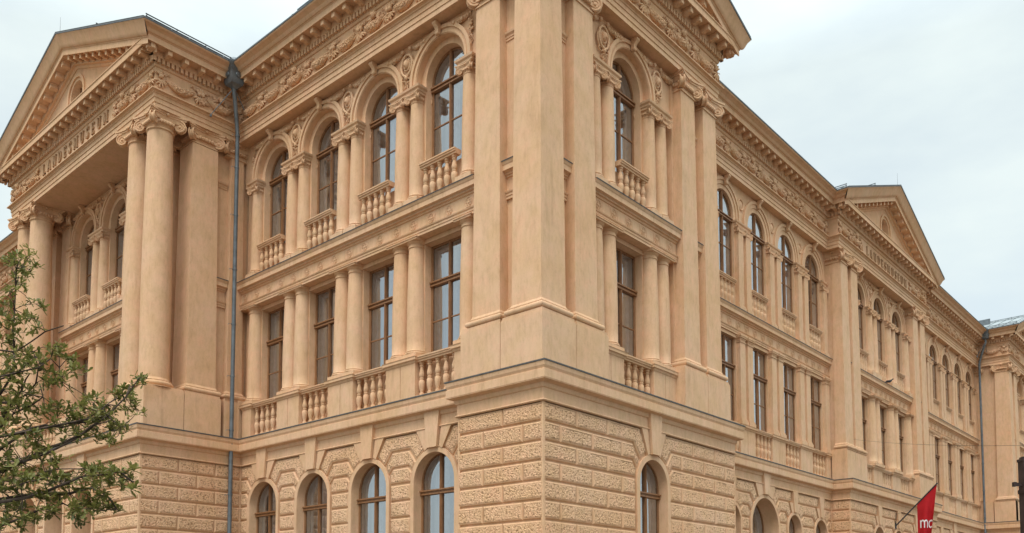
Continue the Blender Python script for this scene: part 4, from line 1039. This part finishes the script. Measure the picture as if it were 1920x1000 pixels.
TREE_CLUSTERS=[(-10.32, -0.38, 5.7, 1.0), (-10.48, -1.01, 5.52, 0.85), (-10.18, -0.23, 5.78, 1.0), (-10.39, -0.86, 5.55, 0.85), (-10.22, -0.59, 5.73, 1.0), (-10.25, -0.77, 5.67, 0.85), (-10.32, -1.04, 5.42, 1.0), (-10.18, -0.75, 5.59, 0.85), (-10.17, -0.39, 5.5, 1.0), (-10.14, -0.18, 5.54, 0.85), (-10.26, -0.51, 5.49, 1.0), (-10.3, -0.7, 5.48, 0.85), (-10.45, -0.8, 5.19, 1.0), (-10.36, -0.6, 5.29, 0.85), (-10.25, -0.14, 5.14, 1.2), (-10.36, -0.6, 4.96, 1.02), (-10.34, -0.57, 4.95, 1.2), (-10.39, -0.78, 4.89, 1.02), (-10.19, -0.83, 5.12, 1.1), (-10.03, -0.25, 5.31, 0.94), (-10.08, -0.37, 5.08, 1.0), (-10.24, -0.88, 4.93, 0.85), (-10.28, -1.05, 4.79, 1.1), (-10.07, -0.37, 4.96, 0.94), (-10.34, -0.7, 4.8, 1.0), (-10.22, -0.43, 4.86, 0.85), (-10.33, -0.39, 4.74, 1.0), (-10.29, -0.34, 4.78, 0.85), (-10.3, -0.84, 4.6, 1.1), (-10.18, -0.48, 4.67, 0.94), (-10.44, -0.66, 4.49, 1.0), (-10.33, -0.46, 4.54, 0.85), (-10.43, -0.97, 4.45, 1.0), (-10.25, -0.43, 4.63, 0.85), (-10.44, -0.49, 5.16, 1.0), (-10.31, -0.19, 5.25, 0.85), (-10.12, -1.27, 4.55, 1.0), (-9.94, -0.86, 4.65, 0.85), (-10.13, -1.25, 4.51, 1.0), (-10.0, -0.99, 4.55, 0.85), (-9.84, -0.92, 4.55, 1.1), (-9.93, -1.27, 4.46, 0.94), (-10.04, -1.55, 4.26, 1.1), (-9.93, -1.35, 4.28, 0.94), (-10.14, -0.88, 4.45, 1.3), (-10.29, -1.36, 4.3, 1.1), (-10.18, -0.75, 4.5, 1.2), (-10.27, -1.04, 4.41, 1.02), (-10.15, -0.94, 4.36, 1.2), (-10.09, -0.84, 4.38, 1.02), (-10.25, -1.45, 4.11, 1.0), (-10.1, -0.93, 4.25, 0.85), (-10.11, -1.42, 4.19, 1.0), (-10.18, -1.66, 4.12, 0.85), (-10.04, -1.22, 4.15, 1.0), (-10.19, -1.52, 4.11, 0.85), (-10.34, -1.06, 4.3, 1.0), (-10.47, -1.34, 4.25, 0.85), (-10.42, -0.81, 4.33, 1.2), (-10.39, -0.68, 4.35, 1.02), (-10.43, -1.03, 4.15, 1.2), (-10.37, -0.96, 4.23, 1.02), (-10.52, -0.89, 4.23, 1.2), (-10.37, -0.38, 4.4, 1.02), (-10.35, -0.98, 4.04, 1.2), (-10.49, -1.24, 3.96, 1.02), (-10.41, -0.73, 4.07, 1.2), (-10.28, -0.3, 4.16, 1.02), (-10.16, -0.73, 4.12, 1.0), (-10.2, -0.83, 4.06, 0.85), (-10.5, -0.82, 3.89, 1.2), (-10.47, -0.62, 3.92, 1.02), (-10.27, -0.45, 3.96, 1.3), (-10.4, -0.99, 3.84, 1.1), (-10.19, -0.61, 3.95, 1.2), (-10.31, -0.8, 3.93, 1.02), (-10.17, -0.93, 3.87, 1.1), (-10.09, -0.61, 3.92, 0.94), (-10.17, -1.18, 3.83, 1.2), (-10.22, -1.28, 3.83, 1.02), (-10.31, -0.39, 3.8, 1.3), (-10.31, -0.34, 3.76, 1.1), (-10.31, -0.79, 3.74, 1.2), (-10.35, -0.85, 3.68, 1.02), (-10.26, -1.04, 3.69, 1.0), (-10.25, -0.97, 3.65, 0.85), (-10.14, -1.46, 3.82, 1.1), (-10.04, -1.18, 3.92, 0.94), (-9.99, -1.45, 3.82, 1.1), (-9.87, -1.09, 3.87, 0.94), (-10.06, -1.83, 3.79, 1.1), (-9.75, -1.08, 3.99, 0.94), (-9.78, -1.34, 3.87, 1.2), (-10.01, -1.84, 3.78, 1.02), (-9.66, -1.26, 4.0, 1.2), (-9.83, -1.62, 3.9, 1.02), (-9.71, -1.56, 3.88, 1.1), (-9.9, -2.02, 3.75, 0.94), (-9.84, -1.29, 3.78, 1.1), (-9.99, -1.62, 3.7, 0.94), (-10.07, -1.52, 3.71, 1.1), (-10.07, -1.5, 3.71, 0.94), (-10.04, -1.08, 3.68, 1.0), (-10.2, -1.5, 3.64, 0.85), (-9.87, -1.58, 3.64, 1.1), (-9.81, -1.54, 3.62, 0.94), (-9.94, -1.96, 3.63, 1.1), (-9.75, -1.57, 3.73, 0.94), (-9.68, -1.53, 3.77, 1.1), (-9.57, -1.32, 3.82, 0.94), (-9.96, -1.56, 3.57, 1.0), (-10.04, -1.75, 3.5, 0.85), (-10.05, -1.55, 3.5, 1.0), (-9.84, -1.11, 3.63, 0.85), (-9.6, -1.63, 3.86, 1.0), (-9.56, -1.51, 3.91, 0.85), (-9.43, -1.59, 3.93, 1.0), (-9.57, -1.8, 3.87, 0.85), (-9.53, -1.92, 3.94, 1.0), (-9.5, -1.83, 3.99, 0.85), (-9.49, -1.63, 4.07, 1.0), (-9.49, -1.53, 4.12, 0.85), (-9.55, -1.59, 4.01, 1.0), (-9.54, -1.61, 4.06, 0.85), (-9.33, -1.64, 4.27, 1.0), (-9.64, -2.4, 4.05, 0.85), (-9.43, -1.67, 4.17, 1.0), (-9.37, -1.48, 4.2, 0.85), (-9.59, -1.62, 3.62, 1.1), (-9.52, -1.36, 3.69, 0.94), (-9.8, -1.98, 3.43, 1.0), (-9.82, -2.05, 3.43, 0.85), (-9.59, -1.72, 3.64, 1.0), (-9.71, -1.87, 3.63, 0.85), (-9.88, -1.98, 3.47, 1.0), (-9.68, -1.42, 3.56, 0.85), (-9.47, -1.58, 3.7, 0.9), (-9.69, -1.98, 3.62, 0.77), (-9.47, -1.87, 3.84, 0.9), (-9.56, -2.06, 3.76, 0.77), (-10.67, -1.41, 3.43, 1.2), (-10.5, -0.95, 3.54, 1.02), (-10.48, -1.15, 3.46, 1.2), (-10.41, -1.07, 3.48, 1.02), (-10.44, -1.44, 3.44, 1.2), (-10.29, -1.02, 3.54, 1.02), (-10.3, -1.34, 3.46, 1.1), (-10.37, -1.44, 3.46, 0.94), (-10.45, -0.93, 3.37, 1.1), (-10.48, -0.94, 3.35, 0.94), (-10.65, -1.39, 3.17, 1.0), (-10.66, -1.46, 3.2, 0.85), (-10.33, -1.22, 3.32, 1.0), (-10.38, -1.29, 3.27, 0.85), (-10.33, -1.51, 3.23, 1.1), (-10.18, -1.18, 3.33, 0.94), (-10.32, -1.8, 3.21, 1.0), (-10.15, -1.28, 3.25, 0.85), (-10.23, -1.72, 3.21, 1.0), (-10.12, -1.33, 3.22, 0.85), (-10.33, -0.98, 3.2, 1.0), (-10.49, -1.34, 3.13, 0.85), (-10.58, -1.32, 3.11, 1.2), (-10.57, -1.26, 3.11, 1.02), (-10.37, -1.4, 3.14, 1.1), (-10.31, -1.14, 3.14, 0.94), (-10.15, -1.2, 3.13, 1.1), (-10.24, -1.4, 3.06, 0.94), (-10.59, -1.23, 2.97, 1.3), (-10.64, -1.41, 2.93, 1.1), (-10.64, -1.69, 2.95, 1.3), (-10.72, -1.8, 2.95, 1.1), (-10.36, -1.17, 3.06, 1.1), (-10.64, -1.95, 2.93, 0.94), (-10.56, -1.39, 2.85, 1.2), (-10.55, -1.47, 2.83, 1.02), (-10.45, -1.52, 2.9, 1.0), (-10.59, -1.79, 2.89, 0.85), (-10.33, -1.75, 2.96, 1.2), (-10.43, -1.98, 2.89, 1.02), (-10.31, -1.9, 2.97, 1.0), (-10.33, -1.91, 2.99, 0.85), (-10.4, -1.82, 2.77, 1.2), (-10.18, -1.21, 2.89, 1.02), (-10.31, -1.78, 2.81, 1.3), (-10.18, -1.55, 2.82, 1.1), (-10.22, -1.77, 2.76, 1.1), (-10.13, -1.62, 2.82, 0.94), (-10.35, -1.82, 2.69, 1.2), (-10.4, -2.0, 2.65, 1.02), (-10.33, -1.93, 2.62, 1.1), (-10.43, -2.07, 2.62, 0.94), (-10.19, -1.88, 2.95, 1.1), (-10.2, -2.02, 2.95, 0.94), (-10.12, -1.89, 2.99, 1.2), (-10.04, -1.65, 3.0, 1.02), (-10.13, -2.19, 2.96, 1.2), (-9.88, -1.53, 3.03, 1.02), (-9.93, -1.91, 3.04, 1.2), (-10.17, -2.46, 2.91, 1.02), (-10.15, -2.29, 3.03, 1.0), (-10.17, -2.41, 3.02, 0.85), (-9.93, -2.02, 3.11, 1.0), (-9.97, -2.23, 3.08, 0.85), (-10.01, -2.41, 3.01, 1.0), (-9.92, -2.1, 3.02, 0.85), (-9.69, -1.88, 3.13, 1.0), (-10.04, -2.56, 3.03, 0.85), (-9.8, -2.32, 3.04, 1.1), (-9.84, -2.3, 3.06, 0.94), (-9.78, -2.44, 3.0, 1.0), (-9.55, -1.85, 3.13, 0.85), (-9.88, -2.46, 2.93, 1.0), (-9.76, -2.21, 2.98, 0.85), (-9.83, -2.61, 2.86, 1.1), (-9.7, -2.27, 2.94, 0.94), (-9.79, -1.78, 3.01, 1.0), (-10.02, -2.35, 2.89, 0.85), (-10.01, -2.48, 2.94, 1.0), (-9.83, -2.08, 3.0, 0.85), (-10.1, -2.01, 2.75, 1.2), (-9.9, -1.54, 2.79, 1.02), (-10.07, -2.12, 2.77, 1.2), (-10.12, -2.23, 2.73, 1.02), (-10.21, -2.15, 2.65, 1.1), (-10.01, -1.61, 2.75, 0.94), (-9.93, -1.73, 2.68, 1.2), (-10.2, -2.33, 2.64, 1.02), (-10.05, -2.2, 2.69, 1.1), (-9.97, -1.92, 2.72, 0.94), (-10.14, -2.1, 2.55, 1.1), (-10.26, -2.31, 2.51, 0.94), (-9.99, -2.32, 2.79, 1.0), (-10.07, -2.45, 2.78, 0.85), (-9.88, -2.2, 2.7, 1.0), (-9.85, -2.08, 2.69, 0.85), (-9.68, -1.94, 2.71, 1.0), (-9.76, -2.16, 2.66, 0.85), (-10.6, -1.37, 2.7, 1.3), (-10.42, -0.91, 2.74, 1.1), (-10.44, -1.26, 2.7, 1.2), (-10.38, -1.15, 2.73, 1.02), (-10.45, -1.61, 2.64, 1.1), (-10.56, -1.81, 2.65, 0.94), (-10.63, -1.54, 2.55, 1.2), (-10.7, -1.8, 2.54, 1.02), (-10.4, -1.26, 2.53, 1.1), (-10.62, -1.9, 2.51, 0.94), (-10.48, -1.84, 2.57, 1.0), (-10.23, -1.12, 2.6, 0.85), (-10.57, -1.23, 2.46, 1.2), (-10.67, -1.43, 2.45, 1.02)]
# ---------------------------------------------------------------- surroundings
m=MB(); m.face([(-1500,-1500,-.16),(1500,-1500,-.16),(1500,1500,-.16),(-1500,1500,-.16)]); tag(m.build('ground','grassland'),kind='structure')
m=MB(); m.box((-9,-6.5,-.3),(90,70,0)); tag(m.build('pavement','paving'),kind='structure')
m=MB(); m.face([(-60,-30,-.15),(120,-30,-.15),(120,-6.7,-.15),(-60,-6.7,-.15)]); m.face([(-22,-6.7,-.146),(-9.2,-6.7,-.146),(-9.2,90,-.146),(-22,90,-.146)]); tag(m.build('road','asphalt'),kind='structure')
m=MB(); m.box((-40,-6.7,-.3),(-22,70,0)); m.box((-60,-50,-.3),(120,-30,0.0)); tag(m.build('far_pavement','paving'),kind='structure')
# flag on its slanted pole
fl=empty('flag',(25.75,1.27,5.33)); tag(fl,'red vertical flag with white lettering on a black pole slanting out from the museum wall','flag')
tip=Vector((26.35,-.30,7.10)); bs=Vector((25.75,1.25,5.33)); O=Vector(fl.location)
m=MB(); m.tube([bs-O,tip-O],.028,8); m.blob(tip-O,.04,None,8,5); m.build('pole','black',fl,True,50)
m=MB(); m.tube([bs-O,(bs.x-O.x+.02,-.04,.55)],.016,6); m.box((-.06,-.03,-.12),(.06,.0,.12)); m.tube([(0,-.02,.5),(.33,-.62,.70)],.004,4); m.build('wall_bracket','black',fl)
dirp=(tip-bs); p0=bs+dirp*.52; m=MB(); rows=[]; NX=22; NZ=26
for a in range(NX+1):
    t=a/NX; top=p0+(tip-p0)*t; row=[]
    for b in range(NZ+1):
        s=b/NZ; L=2.9-(0)*t; z=top.z-(top.z-(p0.z-2.9))*s
        k=1-.5*t*min(1,s*1.2)
        hx=p0.x+(top.x-p0.x)*k; hy=p0.y+(top.y-p0.y)*k
        w_=.085*math.sin(t*9+s*1.8+.6*math.sin(s*4))*min(1,s*3)
        row.append((hx-O.x+w_*.9,hy-O.y+w_*.3,z-O.z))
    rows.append(row)
m.grid(rows); cl=m.build('cloth','red',fl,True,80)
def on_cloth(t,z,off):
    top=p0+(tip-p0)*t; s=(top.z-z)/(top.z-(p0.z-2.9)); k=1-.5*t*min(1,s*1.2); w_=.085*math.sin(t*9+s*1.8+.6*math.sin(s*4))*min(1,s*3)
    return (p0.x+(top.x-p0.x)*k-O.x+w_*.9-off,p0.y+(top.y-p0.y)*k-O.y+w_*.3-off*.3,z-O.z)
m=MB(); z0=5.22; h=.30
def stroke(pts,wd=.032):
    for (a,b),(c,d) in zip(pts[:-1],pts[1:]):
        dx,dz=c-a,d-b; l=math.hypot(dx*1.0,dz) or 1; nx,nz_=-dz/l*wd,dx/l*wd; ex,ez=dx/l*wd*.5,dz/l*wd*.5
        m.face([on_cloth((a+nx-ex)*1.0,z0+b+nz_-ez,.012),on_cloth((a-nx-ex),z0+b-nz_-ez,.012),on_cloth((c-nx+ex),z0+d-nz_+ez,.012),on_cloth((c+nx+ex),z0+d+nz_+ez,.012)])
def ar(cx,cz,rx,rz,a0,a1,n=8): return [(cx+rx*math.cos(R(a0+(a1-a0)*k/n)),cz+rz*math.sin(R(a0+(a1-a0)*k/n))) for k in range(n+1)]
stroke([(.16,0),(.16,h)]); stroke([(.16,h-.10)]+ar(.26,h-.10,.10,.10,180,0)+[(.36,0)]); stroke([(.36,h-.10)]+ar(.46,h-.10,.10,.10,180,0)+[(.56,0)])
stroke(ar(.84,h/2,.17,h/2,50,310,12))
m.build('lettering','lettering',cl,merge=False)
# dark post at the right edge
pt=empty('street_post',(.95,-8.545,0)); tag(pt,'dark brown square steel post with a short side arm beside the street','post')
m=MB(); m.box((-.075,-.075,0),(.075,.075,3.84)); pb=m.build('post_shaft','rust',pt,rot=R(40)); 
m=MB(); m.box((-.085,-.085,3.84),(.085,.085,3.88)); m.box((-.05,-.05,3.88),(.06,.06,3.91)); m.build('cap','rust',pt,rot=R(40))
m=MB(); m.box((-.17,-.02,3.47),(-.07,.02,3.52)); m.box((-.20,-.03,3.465),(-.16,.03,3.53)); m.build('side_arm','rust',pt,rot=R(-48.2))
m=MB(); m.box((-.085,-.085,3.36),(.085,.085,3.42)); m.build('band','rust',pt,rot=R(40))
# overhead wire
m=MB(); a=Vector((22.1,1.85,8.70)); b=Vector((9.6,-7.7,5.45)); m.tube([a+(b-a)*t+Vector((0,0,-.5*t*(1-t))) for t in [k/16 for k in range(17)]],.0042,5)
tag(m.build('overhead_wire','black'),'thin grey wire strung from the museum pilasters across the street','wire')
# birds
def bird(name,loc,rot,label,sc=1):
    r_=empty(name,loc); r_.rotation_euler=(0,0,rot); r_.scale=(sc,sc,sc); tag(r_,label,'bird')
    m=MB(); prof=[(-.20,.018,.045),(-.12,.03,.06),(-.05,.05,.075),(.03,.058,.09),(.09,.045,.115),(.12,.03,.15),(.14,.03,.175),(.165,.024,.18),(.185,.008,.172),(.205,.002,.168)]
    rows=[[(x+.0,q*math.cos(2*math.pi*k/10),z+q*1.05*math.sin(2*math.pi*k/10)) for k in range(10)] for x,q,z in prof]; m.grid(rows,True); m.face(rows[0]); m.face(rows[-1])
    m.build('body','bird',r_,True,80)
    for s in (-1,1):
        w_=MB(); w_.blob((-.04,s*.05,.085),(.12,.012,.04),None,8,5); w_.build('wing','bird',r_,True,80)
        w_=MB(); w_.tube([(.01,s*.02,.05),(.015,s*.02,0),(.04,s*.02,0)],.005,5); w_.build('leg','bird',r_)
bird('pigeon',(26.3,1.52,11.80),R(-60),'dark bird perched on the ledge above the ground-level columns of the middle pavilion')
bird('pigeon',(.72,-.05,6.80),R(150),'dark bird sitting on the zinc ledge at the foot of the corner pedestal',.45)
# lamps inside the upper windows
for loc,lb in (((2.0,5.12,15.33),'dark spotlight hanging inside the big arched window nearest the building corner'),((2.0,7.65,15.33),'dark spotlight hanging inside the second arched window from the building corner')):
    l_=empty('ceiling_spotlight',loc); tag(l_,lb,'spotlight','spotlights hanging inside the upper windows')
    m=MB(); m.lathe([(0,-.16),(.07,-.155),(.085,-.10),(.08,.08),(.05,.13),(0,.14)],seg=14); m.build('lamp_head','black',l_,True,50)
    m=MB(); m.tube([(0,0,.12),(.01,.0,.5),(0,0,.85)],.012,6); m.build('stem','black',l_)
# ---------------------------------------------------------------- tree
tr=empty('oak_tree',(-11.6,-.2,0)); tag(tr,'young oak with thin dark branches and tufts of green leaves in front of the portico','tree'); TO=Vector((-11.6,-.2,0))
m=MB(); m.tube([(0,0,0),(.03,.02,1.0),(.0,.05,1.9),(.05,.0,2.8),(-.05,.05,4.2),(.0,.0,5.8)],.13,12,.05); m.build('trunk','bark',tr,True,60)
m=MB(); ends=[]
for r0,pts in TREE_BRANCHES:
    P=[Vector(p)-TO for p in pts]
    if pts[0][0]< -11.0 or True:
        pass
    m.tube(P,r0*.62,6,.006)
    ends+=P
# join the limbs that start outside the view to the trunk
for r0,pts in TREE_BRANCHES:
    p=Vector(pts[0])-TO
    q=min(({'z':z,'v':Vector((0,0,z))} for z in (1.8,2.4,3.0,3.6,4.4,5.0)),key=lambda k:abs(k['z']-(p.z-.5)))['v']
    if (p-q).length<3.2: m.tube([q,q.lerp(p,.5)+Vector((0,0,.08)),p],r0*.9,6,r0*.62)
rt=random.Random(77)
LV=MB()
def leaf_at(LV,base,d,L):
    up=Vector((rt.uniform(-.5,.5),rt.uniform(-.5,.5),1)); x=d.cross(up).normalized(); y=x.cross(d).normalized(); W=L*rt.uniform(.16,.24)
    c=rt.uniform(-.15,.25)*L; bend=rt.uniform(-.1,.15)*L
    P=lambda s,w_,h:base+d*(L*s)+x*w_+y*(h)
    rows=[[P(0,-.004,0),P(0,.004,0)],[P(.25,-W*.7,W*.15+bend*.1),P(.25,W*.7,W*.15+bend*.1)],[P(.45,-W*.55,W*.1+bend*.3),P(.45,W*.55,W*.1+bend*.3)],[P(.65,-W,W*.2+bend*.6),P(.65,W,W*.2+bend*.6)],[P(1,-.006,bend),P(1,.006,bend)]]
    r2=[[a,a.lerp(b,.5)-y*(W*.18),b] for a,b in rows]; LV.grid(r2)
for x,y,z,s in TREE_CLUSTERS:
    pass
    c=Vector((x,y,z))-TO
    e=min(ends,key=lambda q:(q-c).length)
    if (e-c).length>.02: 
        mid=e.lerp(c,.5)+Vector((rt.uniform(-.03,.03),rt.uniform(-.03,.03),rt.uniform(-.02,.05))); m.tube([e,mid,c],.0055,4,.0025)
    for k in range(rt.randint(3,4)):
        c2=c+Vector((rt.gauss(0,.045),rt.gauss(0,.045),rt.gauss(0,.04)))*s
        m.tube([c,c2],.003,3,.002,False)
        for j in range(rt.randint(5,9)):
            d=Vector((rt.gauss(0,1),rt.gauss(0,1),rt.gauss(.25,.7))).normalized(); leaf_at(LV,c2+d*.004,d,rt.uniform(.048,.092)*s)
m.build('branches','bark',tr,True,60,merge=False)
LV.build('foliage','leaf',tr,merge=False)
